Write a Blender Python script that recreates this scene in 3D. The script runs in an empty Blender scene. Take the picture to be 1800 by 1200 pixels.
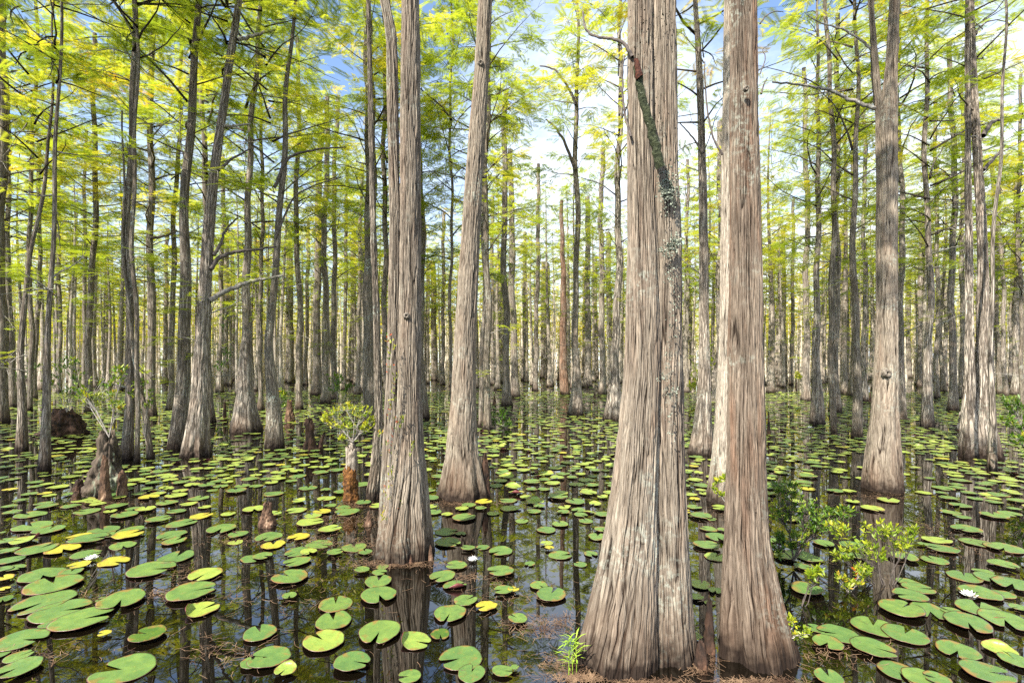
import bpy, math, random, zlib
import numpy as np
from mathutils import Vector, Matrix

# ------------------------------------------------------------------ camera, sky, sun, exposure
scene = bpy.context.scene
COL = scene.collection
F, CX, HY, CAMH = 850.0, 900.0, 640.0, 1.5          # focal length in photo px, centre column, horizon row, eye height

cam_data = bpy.data.cameras.new('camera')
cam_data.lens = 17.0; cam_data.sensor_width = 36.0
cam_data.shift_y = (HY - 600.0) / 1800.0
cam_data.clip_start = 0.05; cam_data.clip_end = 2000.0
cam = bpy.data.objects.new('camera', cam_data); COL.objects.link(cam)
cam.location = (0, 0, CAMH); cam.rotation_euler = (math.radians(90), 0, 0)
scene.camera = cam

SUN_DIR = Vector((-0.50, -0.66, 0.86)).normalized()    # towards the sun: left, behind the camera
elev = math.asin(SUN_DIR.z)
azim = math.atan2(SUN_DIR.x, SUN_DIR.y)
sun_data = bpy.data.lights.new('sun', 'SUN')
sun_data.energy = 5.0; sun_data.angle = math.radians(0.5); sun_data.color = (1.0, 0.95, 0.86)
sun = bpy.data.objects.new('sun', sun_data); COL.objects.link(sun)
sun.rotation_euler = SUN_DIR.to_track_quat('Z', 'Y').to_euler()
sun.location = SUN_DIR * 50

world = bpy.data.worlds.new('World'); scene.world = world
world.use_nodes = True
wt = world.node_tree; wt.nodes.clear()
def wn(t, **k):
    n = wt.nodes.new(t)
    for a, b in k.items(): setattr(n, a, b)
    return n
wo = wn('ShaderNodeOutputWorld'); wb = wn('ShaderNodeBackground')
wb.inputs['Strength'].default_value = 0.15
sky = wn('ShaderNodeTexSky'); sky.sky_type = 'NISHITA'; sky.sun_disc = False
sky.sun_elevation = elev; sky.sun_rotation = azim % (2 * math.pi)
sky.air_density = 1.0; sky.dust_density = 0.6; sky.ozone_density = 1.5
tc = wn('ShaderNodeTexCoord')
mp = wn('ShaderNodeMapping'); mp.inputs['Scale'].default_value = (1.0, 1.0, 2.2)
mp.inputs['Location'].default_value = (3.1, 1.7, 0.4)
nz = wn('ShaderNodeTexNoise'); nz.inputs['Scale'].default_value = 2.1; nz.inputs['Detail'].default_value = 8; nz.inputs['Roughness'].default_value = 0.62
sep = wn('ShaderNodeSeparateXYZ')
ma = wn('ShaderNodeMath', operation='MULTIPLY_ADD'); ma.inputs[1].default_value = 0.17; ma.inputs[2].default_value = -0.10
ad = wn('ShaderNodeMath', operation='ADD')
rp = wn('ShaderNodeMapRange'); rp.inputs['From Min'].default_value = 0.44; rp.inputs['From Max'].default_value = 0.74
hz = wn('ShaderNodeMapRange'); hz.inputs['From Min'].default_value = 0.62; hz.inputs['From Max'].default_value = 0.12
hz.inputs['To Min'].default_value = 0.0; hz.inputs['To Max'].default_value = 0.30
ad2 = wn('ShaderNodeMath', operation='ADD')
mix = wn('ShaderNodeMix', data_type='RGBA'); mix.inputs['B'].default_value = (4.8, 5.2, 5.7, 1)
L = wt.links.new
L(tc.outputs['Generated'], mp.inputs['Vector']); L(mp.outputs[0], nz.inputs['Vector'])
L(tc.outputs['Generated'], sep.inputs[0]); L(sep.outputs['X'], ma.inputs[0])
L(ma.outputs[0], ad.inputs[0]); L(nz.outputs['Fac'], ad.inputs[1])
L(sep.outputs['Z'], hz.inputs['Value']); L(ad.outputs[0], ad2.inputs[0]); L(hz.outputs[0], ad2.inputs[1])
L(ad2.outputs[0], rp.inputs['Value']); L(rp.outputs[0], mix.inputs['Factor'])
L(sky.outputs[0], mix.inputs['A']); L(mix.outputs['Result'], wb.inputs['Color']); L(wb.outputs[0], wo.inputs[0])

scene.view_settings.view_transform = 'Standard'; scene.view_settings.look = 'None'
scene.view_settings.exposure = 1.15; scene.view_settings.gamma = 1.0
scene.render.engine = 'CYCLES'
cy = scene.cycles
cy.max_bounces = 6; cy.diffuse_bounces = 3; cy.glossy_bounces = 3; cy.transmission_bounces = 4; cy.transparent_max_bounces = 4
cy.caustics_reflective = False; cy.caustics_refractive = False
cy.use_denoising = False
try:
    cy.denoiser = 'OPENIMAGEDENOISE'; cy.denoising_input_passes = 'RGB_ALBEDO_NORMAL'; cy.denoising_prefilter = 'ACCURATE'
except Exception: pass
cy.sample_clamp_indirect = 6.0

# ------------------------------------------------------------------ helpers
rng = np.random.default_rng(7)
def zof(yb): return CAMH * F / (yb - HY)
def P(x, y, Z): return np.array(((x - CX) * Z / F, Z, CAMH - (y - HY) * Z / F))
def on_water(x, y):
    Z = zof(y); return np.array(((x - CX) * Z / F, Z, 0.0))
def proj(p): return CX + p[0] / p[1] * F, HY + (CAMH - p[2]) / p[1] * F

def mesh_np(name, V, faces, mat, attrs=None, smooth=True, mat_idx=None):
    """faces: list of (k-column int arrays)"""
    me = bpy.data.meshes.new(name)
    V = np.asarray(V, dtype=np.float32)
    me.vertices.add(len(V)); me.vertices.foreach_set('co', V.ravel())
    faces = [np.asarray(f, dtype=np.int32) for f in faces if len(f)]
    flat = np.concatenate([f.ravel() for f in faces])
    tot = np.concatenate([np.full(len(f), f.shape[1], dtype=np.int32) for f in faces])
    start = np.concatenate(([0], np.cumsum(tot)[:-1])).astype(np.int32)
    me.loops.add(len(flat)); me.loops.foreach_set('vertex_index', flat)
    me.polygons.add(len(tot)); me.polygons.foreach_set('loop_start', start)
    mats = mat if isinstance(mat, (list, tuple)) else [mat]
    for m in mats: me.materials.append(m)
    if mat_idx is not None: me.polygons.foreach_set('material_index', np.asarray(mat_idx, dtype=np.int32))
    me.polygons.foreach_set('use_smooth', np.full(len(tot), smooth, dtype=bool))
    for k, a in (attrs or {}).items():
        a = np.asarray(a, dtype=np.float32)
        if a.ndim == 1:
            at = me.attributes.new(k, 'FLOAT', 'POINT'); at.data.foreach_set('value', a)
        else:
            at = me.attributes.new(k, 'FLOAT_VECTOR', 'POINT'); at.data.foreach_set('vector', a.ravel())
    me.update(calc_edges=True)
    return me

def link(name, data, parent=None, loc=(0, 0, 0)):
    o = bpy.data.objects.new(name, data); COL.objects.link(o); o.location = loc
    if parent is not None: o.parent = parent
    return o
def empty(name, loc=(0, 0, 0), rz=0.0):
    o = bpy.data.objects.new(name, None); COL.objects.link(o); o.location = loc; o.rotation_euler = (0, 0, rz)
    o.empty_display_size = 0.2
    return o
def tag(o, label=None, cat=None, group=None, kind=None):
    if label: o['label'] = label
    if cat: o['category'] = cat
    if group: o['group'] = group
    if kind: o['kind'] = kind
    return o

def vnoise(u, v, nu, seed):
    r = np.random.default_rng(seed); nv = 1024
    T = r.random((nu, nv))
    iu = np.floor(u).astype(int); iv = np.floor(v).astype(int)
    fu = u - iu; fv = v - iv
    fu = fu * fu * (3 - 2 * fu); fv = fv * fv * (3 - 2 * fv)
    a = T[iu % nu, iv % nv]; b = T[(iu + 1) % nu, iv % nv]; c = T[iu % nu, (iv + 1) % nv]; d = T[(iu + 1) % nu, (iv + 1) % nv]
    return (a * (1 - fu) + b * fu) * (1 - fv) + (c * (1 - fu) + d * fu) * fv
def voro(u, v, nu, seed):
    """periodic cells: border distance and a random value per cell"""
    r = np.random.default_rng(seed); nv = 512; JX = r.random((nu, nv)); JY = r.random((nu, nv)); CV = r.random((nu, nv))
    iu = np.floor(u).astype(int); iv = np.floor(v).astype(int)
    f1 = np.full(u.shape, 9.0); f2 = np.full(u.shape, 9.0); cv = np.zeros(u.shape)
    for a in (-1, 0, 1):
        for b in (-1, 0, 1):
            p = (iu + a) % nu; q = (iv + b) % nv
            d = np.hypot(iu + a + JX[p, q] - u, iv + b + JY[p, q] - v)
            n = d < f1; f2 = np.where(n, f1, np.minimum(f2, d)); cv = np.where(n, CV[p, q], cv); f1 = np.where(n, d, f1)
    return f2 - f1, cv
def smooth1(a, n):
    if n < 1: return a
    k = np.hanning(2 * n + 3)[1:-1]; k /= k.sum()
    p = np.concatenate((np.full(n, a[0]), a, np.full(n, a[-1])))
    # reflect ends linearly so slopes are kept
    p[:n] = 2 * a[0] - a[1:n + 1][::-1] if len(a) > n else a[0]
    p[-n:] = 2 * a[-1] - a[-n - 1:-1][::-1] if len(a) > n else a[-1]
    return np.convolve(p, k, 'valid')

class MB:
    """collects tubes and leaves into one mesh with two materials (0 wood, 1 leaf)"""
    def __init__(s): s.V = []; s.Q = []; s.M = []; s.A = []; s.B = []; s.n = 0
    def add(s, V, Q, mi=0, tint=None, bk=None):
        V = np.asarray(V, dtype=np.float32); Q = np.asarray(Q, dtype=np.int32)
        s.V.append(V); s.Q.append(Q + s.n); s.M.append(np.full(len(Q), mi)); s.n += len(V)
        s.A.append(np.full(len(V), 0.5) if tint is None else tint)
        s.B.append(V.copy() if bk is None else bk)
    def tube(s, pts, r0, r1, k=5, mi=0):
        pts = np.asarray(pts, dtype=float); n = len(pts)
        t = np.gradient(pts, axis=0); t /= np.linalg.norm(t, axis=1)[:, None] + 1e-9
        ref = np.array((0.0, 0.0, 1.0)) if abs(t[0][2]) < 0.8 else np.array((1.0, 0.0, 0.0))
        a = np.cross(t, ref); a /= np.linalg.norm(a, axis=1)[:, None] + 1e-9
        b = np.cross(t, a)
        rad = (np.linspace(r0, r1, n) if np.isscalar(r0) else np.asarray(r0))
        th = np.arange(k) * 2 * math.pi / k
        V = pts[:, None, :] + rad[:, None, None] * (np.cos(th)[None, :, None] * a[:, None, :] + np.sin(th)[None, :, None] * b[:, None, :])
        i = np.arange(n - 1)[:, None] * k; j = np.arange(k)[None, :]; j2 = (j + 1) % k
        Q = np.stack((i + j, i + j2, i + k + j2, i + k + j), -1).reshape(-1, 4)
        dist = np.concatenate(([0], np.cumsum(np.linalg.norm(np.diff(pts, axis=0), axis=1))))
        bk = np.stack((np.broadcast_to(np.cos(th) * 0.03, (n, k)), np.broadcast_to(np.sin(th) * 0.03, (n, k)), np.broadcast_to(dist[:, None], (n, k))), -1)
        s.add(V.reshape(-1, 3), Q, mi, bk=bk.reshape(-1, 3))
    def scatter(s, TV, TQ, pos, X, Y, Zv, sc, tint, mi=1):
        """template TV placed at pos with axes X,Y,Z and scale"""
        n = len(pos)
        V = pos[:, None, :] + sc[:, None, None] * (TV[None, :, 0:1] * X[:, None, :] + TV[None, :, 1:2] * Y[:, None, :] + TV[None, :, 2:3] * Zv[:, None, :])
        Q = (TQ[None] + (np.arange(n) * len(TV))[:, None, None]).reshape(-1, TQ.shape[1])
        s.add(V.reshape(-1, 3), Q, mi, tint=np.repeat(tint, len(TV)))
    def mesh(s, name, mats, smooth=True):
        return mesh_np(name, np.concatenate(s.V), [np.concatenate(s.Q)], mats, {'tint': np.concatenate(s.A), 'bk': np.concatenate(s.B)}, smooth, np.concatenate(s.M))

def norm(a): return a / (np.linalg.norm(a, axis=-1, keepdims=True) + 1e-9)

# ------------------------------------------------------------------ materials
class NT:
    def __init__(s, name):
        s.m = bpy.data.materials.new(name); s.m.use_nodes = True; s.t = s.m.node_tree; s.t.nodes.clear()
        s.out = s.n('ShaderNodeOutputMaterial')
    def n(s, t, **k):
        n = s.t.nodes.new(t)
        for a, b in k.items(): setattr(n, a, b)
        return n
    def l(s, a, b): s.t.links.new(a, b)
    def noise(s, vec, scale, detail=3, rough=0.5, dist=0.0):
        n = s.n('ShaderNodeTexNoise'); n.inputs['Scale'].default_value = scale; n.inputs['Detail'].default_value = detail
        n.inputs['Roughness'].default_value = rough; n.inputs['Distortion'].default_value = dist
        if vec is not None: s.l(vec, n.inputs['Vector'])
        return n.outputs['Fac']
    def map(s, vec, sc, loc=(0, 0, 0)):
        n = s.n('ShaderNodeMapping'); n.inputs['Scale'].default_value = sc; n.inputs['Location'].default_value = loc
        s.l(vec, n.inputs['Vector']); return n.outputs[0]
    def rng(s, v, a, b, c=0.0, d=1.0, smooth=False):
        n = s.n('ShaderNodeMapRange')
        if smooth: n.interpolation_type = 'SMOOTHSTEP'
        for k, x in zip(('From Min', 'From Max', 'To Min', 'To Max'), (a, b, c, d)): n.inputs[k].default_value = x
        s.l(v, n.inputs['Value']); return n.outputs[0]
    def mix(s, f, a, b, mode='MIX'):
        n = s.n('ShaderNodeMix', data_type='RGBA', blend_type=mode)
        for k, x in (('Factor', f), ('A', a), ('B', b)):
            if isinstance(x, (int, float)): n.inputs[k].default_value = x
            elif isinstance(x, tuple): n.inputs[k].default_value = x + (1,) if len(x) == 3 else x
            else: s.l(x, n.inputs[k])
        return n.outputs['Result']
    def math(s, op, a, b=None, c=None):
        n = s.n('ShaderNodeMath', operation=op)
        for i, x in enumerate((a, b, c)):
            if x is None: continue
            if isinstance(x, (int, float)): n.inputs[i].default_value = x
            else: s.l(x, n.inputs[i])
        return n.outputs[0]
    def attr(s, name, out='Vector'):
        n = s.n('ShaderNodeAttribute'); n.attribute_name = name; return n.outputs[out]
    def princ(s, col, rough=0.8, spec=0.3, bump=None, bstr=0.3, bdist=0.01):
        p = s.n('ShaderNodeBsdfPrincipled')
        if isinstance(col, tuple): p.inputs['Base Color'].default_value = col + (1,)
        else: s.l(col, p.inputs['Base Color'])
        if isinstance(rough, (int, float)): p.inputs['Roughness'].default_value = rough
        else: s.l(rough, p.inputs['Roughness'])
        p.inputs['Specular IOR Level'].default_value = spec
        if bump is not None:
            b = s.n('ShaderNodeBump'); b.inputs['Strength'].default_value = bstr; b.inputs['Distance'].default_value = bdist
            s.l(bump, b.inputs['Height']); s.l(b.outputs[0], p.inputs['Normal'])
        return p
    def done(s, sh): s.l(sh, s.out.inputs['Surface']); return s.m

def bark_material(name, near, dark=(0.024, 0.016, 0.011), mid=(0.155, 0.12, 0.09), light=(0.47, 0.395, 0.30), lichen=0.5, scale=1.0, red=0.22):
    N = NT(name)
    bk = N.attr('bk'); oi = N.n('ShaderNodeObjectInfo')
    off = N.n('ShaderNodeVectorMath', operation='ADD'); N.l(bk, off.inputs[0])
    cmb = N.n('ShaderNodeCombineXYZ'); N.l(N.math('MULTIPLY', oi.outputs['Random'], 37.0), cmb.inputs['Z']); N.l(cmb.outputs[0], off.inputs[1])
    v = off.outputs[0]
    fiss = N.noise(N.map(v, (1, 1, 0.045)), (60 if near else 42) * scale, 3, 0.6)
    crk = N.rng(N.math('ABSOLUTE', N.math('SUBTRACT', fiss, 0.5)), 0.0, 0.07, 0.15, 1.0)
    fine = N.noise(N.map(v, (1, 1, 0.05)), 130 * scale, 3, 0.6)
    strip = N.noise(N.map(v, (1, 1, 0.06)), 18 * scale, 3, 0.6)
    big = N.noise(N.map(v, (1, 1, 0.35)), 3.2, 3, 0.6)
    wv = N.n('ShaderNodeVectorMath', operation='ADD'); nzz = N.n('ShaderNodeTexNoise'); nzz.inputs['Scale'].default_value = 14; N.l(N.map(v, (1, 1, 0.25)), nzz.inputs['Vector'])
    sc_ = N.n('ShaderNodeVectorMath', operation='SCALE'); sc_.inputs['Scale'].default_value = 0.035; N.l(nzz.outputs['Color'], sc_.inputs[0]); N.l(v, wv.inputs[0]); N.l(sc_.outputs[0], wv.inputs[1])
    vor = N.n('ShaderNodeTexVoronoi', feature='F1'); vor.inputs['Scale'].default_value = (95 if near else 50) * scale; N.l(N.map(wv.outputs[0], (1, 1, 0.055)), vor.inputs['Vector'])
    ved = N.n('ShaderNodeTexVoronoi', feature='DISTANCE_TO_EDGE'); ved.inputs['Scale'].default_value = (95 if near else 50) * scale; N.l(N.map(wv.outputs[0], (1, 1, 0.055)), ved.inputs['Vector'])
    vsp = N.n('ShaderNodeSeparateColor'); N.l(vor.outputs['Color'], vsp.inputs[0])
    crk = N.math('MULTIPLY', crk, N.rng(ved.outputs['Distance'], 0.0, 0.14, 0.25, 1.0))
    if near:
        g = N.attr('crk', 'Fac')
        crk = N.math('MULTIPLY', N.rng(g, 0.34, 0.60), N.rng(crk, 0, 1, 0.45, 1.0))
    tone = N.math('ADD', N.math('MULTIPLY_ADD', vsp.outputs[0], 0.34, N.math('MULTIPLY', strip, 0.42)), N.math('ADD', N.math('MULTIPLY', fine, 0.5), N.math('MULTIPLY', big, 0.5)))
    c = N.mix(N.rng(tone, 0.52, 1.22), mid, light)
    redc = N.mix(N.math('MULTIPLY', N.rng(N.noise(N.map(v, (1, 1, 0.12), (5, 2, 0)), 14, 3), 0.5, 0.68), red), c, (0.27, 0.135, 0.075))
    c = N.mix(crk, dark, redc)
    tx = N.n('ShaderNodeTexCoord')
    vo = N.n('ShaderNodeVectorMath', operation='ADD'); N.l(tx.outputs['Object'], vo.inputs[0]); N.l(cmb.outputs[0], vo.inputs[1])
    lz = N.math('MULTIPLY', N.rng(N.noise(vo.outputs[0], 2.2, 3), 0.55, 0.68), N.rng(N.noise(vo.outputs[0], 30, 4, 0.7), 0.5, 0.6))
    c = N.mix(N.math('MULTIPLY', lz, lichen), c, (0.50, 0.54, 0.44))
    zz = N.n('ShaderNodeSeparateXYZ'); N.l(bk, zz.inputs[0])
    wet = N.rng(N.math('ADD', zz.outputs['Z'], N.math('MULTIPLY', N.noise(vo.outputs[0], 16, 3), -0.30)), -0.13, 0.03, 0.94, 0.0)
    stain = N.rng(N.math('ADD', zz.outputs['Z'], N.math('MULTIPLY', N.noise(N.map(v, (1, 1, 0.2)), 12, 3), -0.5)), -0.15, 0.22, 0.55, 0.0)
    c = N.mix(stain, c, (0.085, 0.048, 0.028))
    c = N.mix(wet, c, (0.016, 0.010, 0.007))
    h = N.math('ADD', N.math('MULTIPLY', crk, 1.0), N.math('MULTIPLY', fine, 0.6))
    p = N.princ(c, 0.9, 0.15, h, 0.75 if near else 0.9, 0.006 if near else 0.018)
    return N.done(p.outputs[0])

M = {}
M['bark_near'] = bark_material('bark_near', True)
M['bark_near_pale'] = bark_material('bark_near_pale', True, mid=(0.28, 0.225, 0.17), light=(0.62, 0.54, 0.43), red=0.1)  # sunlit paleness of the half-hidden stem is put into this bark colour
M['bark_red'] = bark_material('bark_reddish', True, mid=(0.125, 0.09, 0.066), light=(0.34, 0.27, 0.20), red=0.5)
M['bark'] = bark_material('bark', False, dark=(0.085, 0.065, 0.048), scale=0.75, mid=(0.26, 0.21, 0.165), light=(0.60, 0.52, 0.42))
M['bark_dark'] = bark_material('bark_dark', False, dark=(0.07, 0.054, 0.04), mid=(0.22, 0.18, 0.14), light=(0.50, 0.43, 0.345), scale=0.8)
M['bark_lichen'] = bark_material('bark_lichen', False, dark=(0.085, 0.068, 0.05), lichen=0.95, mid=(0.24, 0.205, 0.16), scale=1.0)
M['bark_pale'] = bark_material('bark_pale', False, mid=(0.34, 0.28, 0.22), light=(0.62, 0.54, 0.44), scale=0.7, red=0.15)
M['bark_far_grey'] = bark_material('bark_far_grey', False, dark=(0.15, 0.12, 0.09), mid=(0.40, 0.33, 0.255), light=(0.70, 0.61, 0.49), scale=0.7)  # sunlight on distant trunks painted in: lighter than the near bark
M['bark_far_pale'] = bark_material('bark_far_pale', False, dark=(0.2, 0.16, 0.12), mid=(0.50, 0.425, 0.335), light=(0.76, 0.68, 0.56), scale=0.7)  # palest far bark, sunlit brightness put into the colour as well
M['bark_rust'] = bark_material('bark_rust', False, mid=(0.28, 0.15, 0.09), light=(0.50, 0.34, 0.24), scale=0.7, red=0.9)

def leaf_material(name, cols, rough=0.55, trans=0.65, objvar=0.25):
    N = NT(name)
    t = N.attr('tint', 'Fac'); oi = N.n('ShaderNodeObjectInfo')
    f = N.math('ADD', t, N.math('MULTIPLY_ADD', oi.outputs['Random'], objvar, -objvar / 2))
    cr = N.n('ShaderNodeValToRGB'); cr.color_ramp.elements.remove(cr.color_ramp.elements[1])
    for i, (p_, c) in enumerate(cols):
        e = cr.color_ramp.elements[0] if i == 0 else cr.color_ramp.elements.new(p_)
        e.position = p_; e.color = c + (1,)
    N.l(f, cr.inputs[0])
    p = N.princ(cr.outputs[0], rough, 0.35)
    tr = N.n('ShaderNodeBsdfTranslucent')
    N.l(N.mix(1.0, cr.outputs[0], (1.25, 1.3, 0.7), 'MULTIPLY'), tr.inputs['Color'])
    mx = N.n('ShaderNodeMixShader'); mx.inputs[0].default_value = trans
    N.l(p.outputs[0], mx.inputs[1]); N.l(tr.outputs[0], mx.inputs[2])
    return N.done(mx.outputs[0])
M['needles'] = leaf_material('cypress_needles', [(0.0, (0.14, 0.19, 0.02)), (0.3, (0.31, 0.36, 0.035)), (0.55, (0.45, 0.44, 0.045)), (0.85, (0.60, 0.46, 0.05)), (1.0, (0.58, 0.27, 0.03))])
M['shrub'] = leaf_material('shrub_leaf', [(0.0, (0.04, 0.10, 0.012)), (0.5, (0.12, 0.22, 0.02)), (0.85, (0.42, 0.42, 0.03)), (1.0, (0.55, 0.09, 0.02))], 0.4, 0.35, 0.1)
M['yellow_shrub'] = leaf_material('yellow_shrub_leaf', [(0.0, (0.20, 0.30, 0.02)), (0.5, (0.50, 0.50, 0.04)), (1.0, (0.62, 0.46, 0.03))], 0.4, 0.4, 0.1)

def pad_material(name, base, alt, spots, spot_amt, rim=(0.10, 0.03, 0.02)):
    N = NT(name)
    oi = N.n('ShaderNodeObjectInfo'); r = oi.outputs['Random']
    pc = N.attr('pc')                       # position on the leaf, unit disc
    v = N.n('ShaderNodeVectorMath', operation='ADD'); N.l(pc, v.inputs[0])
    cmb = N.n('ShaderNodeCombineXYZ'); N.l(N.math('MULTIPLY', r, 91.0), cmb.inputs['Z']); N.l(cmb.outputs[0], v.inputs[1]); v = v.outputs[0]
    sp = N.n('ShaderNodeSeparateXYZ'); N.l(pc, sp.inputs[0])
    ang = N.math('ARCTAN2', sp.outputs['Y'], sp.outputs['X'])
    rad = N.math('POWER', N.math('ADD', N.math('MULTIPLY', sp.outputs['X'], sp.outputs['X']), N.math('MULTIPLY', sp.outputs['Y'], sp.outputs['Y'])), 0.5)
    c = N.mix(N.rng(N.noise(v, 2.2, 3), 0.35, 0.68), base, alt)
    c = N.mix(N.rng(r, 0.0, 1.0, 0.0, 0.5), c, (base[0] * 0.6, base[1] * 0.8, base[2] * 1.1))
    vein = N.rng(N.math('ABSOLUTE', N.math('SINE', N.math('MULTIPLY', ang, 7.0))), 0.0, 0.10, 0.28, 0.0)
    c = N.mix(N.math('MULTIPLY', vein, N.rng(rad, 0.1, 0.9, 1.0, 0.1)), c, (alt[0] * 1.3, alt[1] * 1.25, alt[2]))
    c = N.mix(N.math('MULTIPLY', N.rng(N.noise(v, 7.0, 4, 0.7), 0.60, 0.68), spot_amt), c, spots)
    c = N.mix(N.rng(N.noise(v, 24.0, 2), 0.66, 0.70, 0, 0.85), c, (0.13, 0.07, 0.02))
    rot = N.math('MULTIPLY', N.rng(N.math('ADD', N.noise(v, 1.7, 3), N.math('MULTIPLY', rad, 0.22)), 0.72, 0.80), N.rng(rad, 0.55, 0.95, 0.2, 1.0))
    c = N.mix(N.math('MULTIPLY', rot, 0.85), c, (0.24, 0.13, 0.035))
    c = N.mix(N.rng(rad, 0.955, 0.985), c, rim)
    geo = N.n('ShaderNodeNewGeometry')
    c = N.mix(geo.outputs['Backfacing'], c, (0.17, 0.045, 0.04))
    p = N.princ(c, N.rng(N.noise(v, 5, 2), 0.3, 0.7, 0.32, 0.5), 0.5, N.math('ADD', N.noise(v, 3.0, 3), N.math('MULTIPLY', vein, 0.8)), 0.35, 0.008)
    return N.done(p.outputs[0])
M['pad'] = pad_material('lily_pad_green', (0.098, 0.172, 0.040), (0.155, 0.235, 0.048), (0.34, 0.30, 0.03), 0.35)
M['pad_lime'] = pad_material('lily_pad_lime', (0.225, 0.30, 0.05), (0.32, 0.37, 0.06), (0.55, 0.36, 0.03), 0.5)
M['pad_yellow'] = pad_material('lily_pad_yellow', (0.47, 0.36, 0.03), (0.30, 0.34, 0.04), (0.50, 0.17, 0.02), 0.9, rim=(0.2, 0.08, 0.02))
M['pad_under'] = pad_material('lily_pad_sunken', (0.05, 0.11, 0.015), (0.09, 0.15, 0.015), (0.2, 0.16, 0.02), 0.4)

def simple(name, c1, c2, sc, rough=0.85, bdist=0.01, bs=0.6, stretch=(1, 1, 1), extra=None):
    N = NT(name); tx = N.n('ShaderNodeTexCoord'); v = N.map(tx.outputs['Object'], stretch)
    n = N.noise(v, sc, 5, 0.65); c = N.mix(N.rng(n, 0.36, 0.64), c1, c2)
    if extra: c = N.mix(N.rng(N.noise(v, sc * extra[1], 4, 0.7), extra[2], extra[2] + 0.08), c, extra[0])
    return N.done(N.princ(c, rough, 0.25, n, bs, bdist).outputs[0])
M['stump'] = simple('stump_wood', (0.018, 0.012, 0.008), (0.16, 0.12, 0.085), 14, stretch=(1, 1, 0.25), bdist=0.03, bs=1.0, extra=((0.24, 0.26, 0.18), 0.6, 0.57))
M['knee'] = simple('knee_wood', (0.025, 0.014, 0.009), (0.20, 0.115, 0.07), 18, bdist=0.02, bs=1.0, stretch=(1, 1, 0.4), extra=((0.42, 0.30, 0.2), 0.5, 0.6))
M['knee_dark'] = simple('knee_dark', (0.012, 0.009, 0.007), (0.085, 0.045, 0.028), 12, stretch=(1, 1, 0.5), extra=((0.22, 0.11, 0.06), 0.7, 0.62))
M['rust_moss'] = simple('rusty_moss', (0.03, 0.014, 0.007), (0.24, 0.10, 0.025), 22, bdist=0.03, bs=1.0, extra=((0.34, 0.17, 0.04), 2.0, 0.6))
M['lichen'] = simple('lichen', (0.17, 0.20, 0.14), (0.42, 0.45, 0.35), 60, bdist=0.01)
M['moss'] = simple('dark_moss', (0.015, 0.020, 0.008), (0.075, 0.085, 0.04), 70, bdist=0.02, bs=1.0, extra=((0.28, 0.30, 0.2), 0.6, 0.6))
M['red_wood'] = simple('broken_wood', (0.025, 0.010, 0.007), (0.11, 0.035, 0.018), 60)
M['knot'] = simple('knot', (0.05, 0.038, 0.028), (0.30, 0.255, 0.20), 60)
M['twig'] = simple('twig', (0.13, 0.11, 0.09), (0.40, 0.36, 0.31), 30, extra=((0.5, 0.5, 0.44), 0.4, 0.58))
M['dead_dark'] = simple('dead_limb', (0.05, 0.04, 0.035), (0.16, 0.13, 0.11), 30)
M['pale_wood'] = simple('pale_wood', (0.10, 0.075, 0.055), (0.46, 0.39, 0.31), 26, bdist=0.02, bs=1.0, stretch=(1, 1, 0.3))
M['needle_litter'] = simple('needle_litter', (0.07, 0.035, 0.02), (0.30, 0.19, 0.11), 9)
M['petal'] = simple('petal', (0.80, 0.80, 0.76), (0.84, 0.84, 0.80), 5, rough=0.5, bs=0.05)
M['stamen'] = simple('stamen', (0.75, 0.50, 0.05), (0.85, 0.65, 0.10), 20)
M['grass'] = simple('grass_blade', (0.20, 0.34, 0.03), (0.38, 0.50, 0.05), 9, rough=0.5)

N = NT('water')
tx = N.n('ShaderNodeTexCoord')
n1 = N.noise(tx.outputs['Object'], 1.3, 2); n2 = N.noise(tx.outputs['Object'], 9.0, 2)
hh = N.math('ADD', n1, N.math('MULTIPLY', n2, 0.10))
p = N.princ((0.004, 0.003, 0.0015), 0.0, 1.0, hh, 0.06, 0.01)
p.inputs['IOR'].default_value = 1.75
M['water'] = N.done(p.outputs[0])

# ------------------------------------------------------------------ water (the ground sheet)
S = 900.0
wm = mesh_np('water', [(-S, -S, 0), (S, -S, 0), (S, S, 0), (-S, S, 0)], [[(0, 1, 2, 3)]], M['water'])
tag(link('water', wm), 'dark still tannin water of the cypress swamp mirroring trunks and sky', None, None, 'structure')

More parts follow.
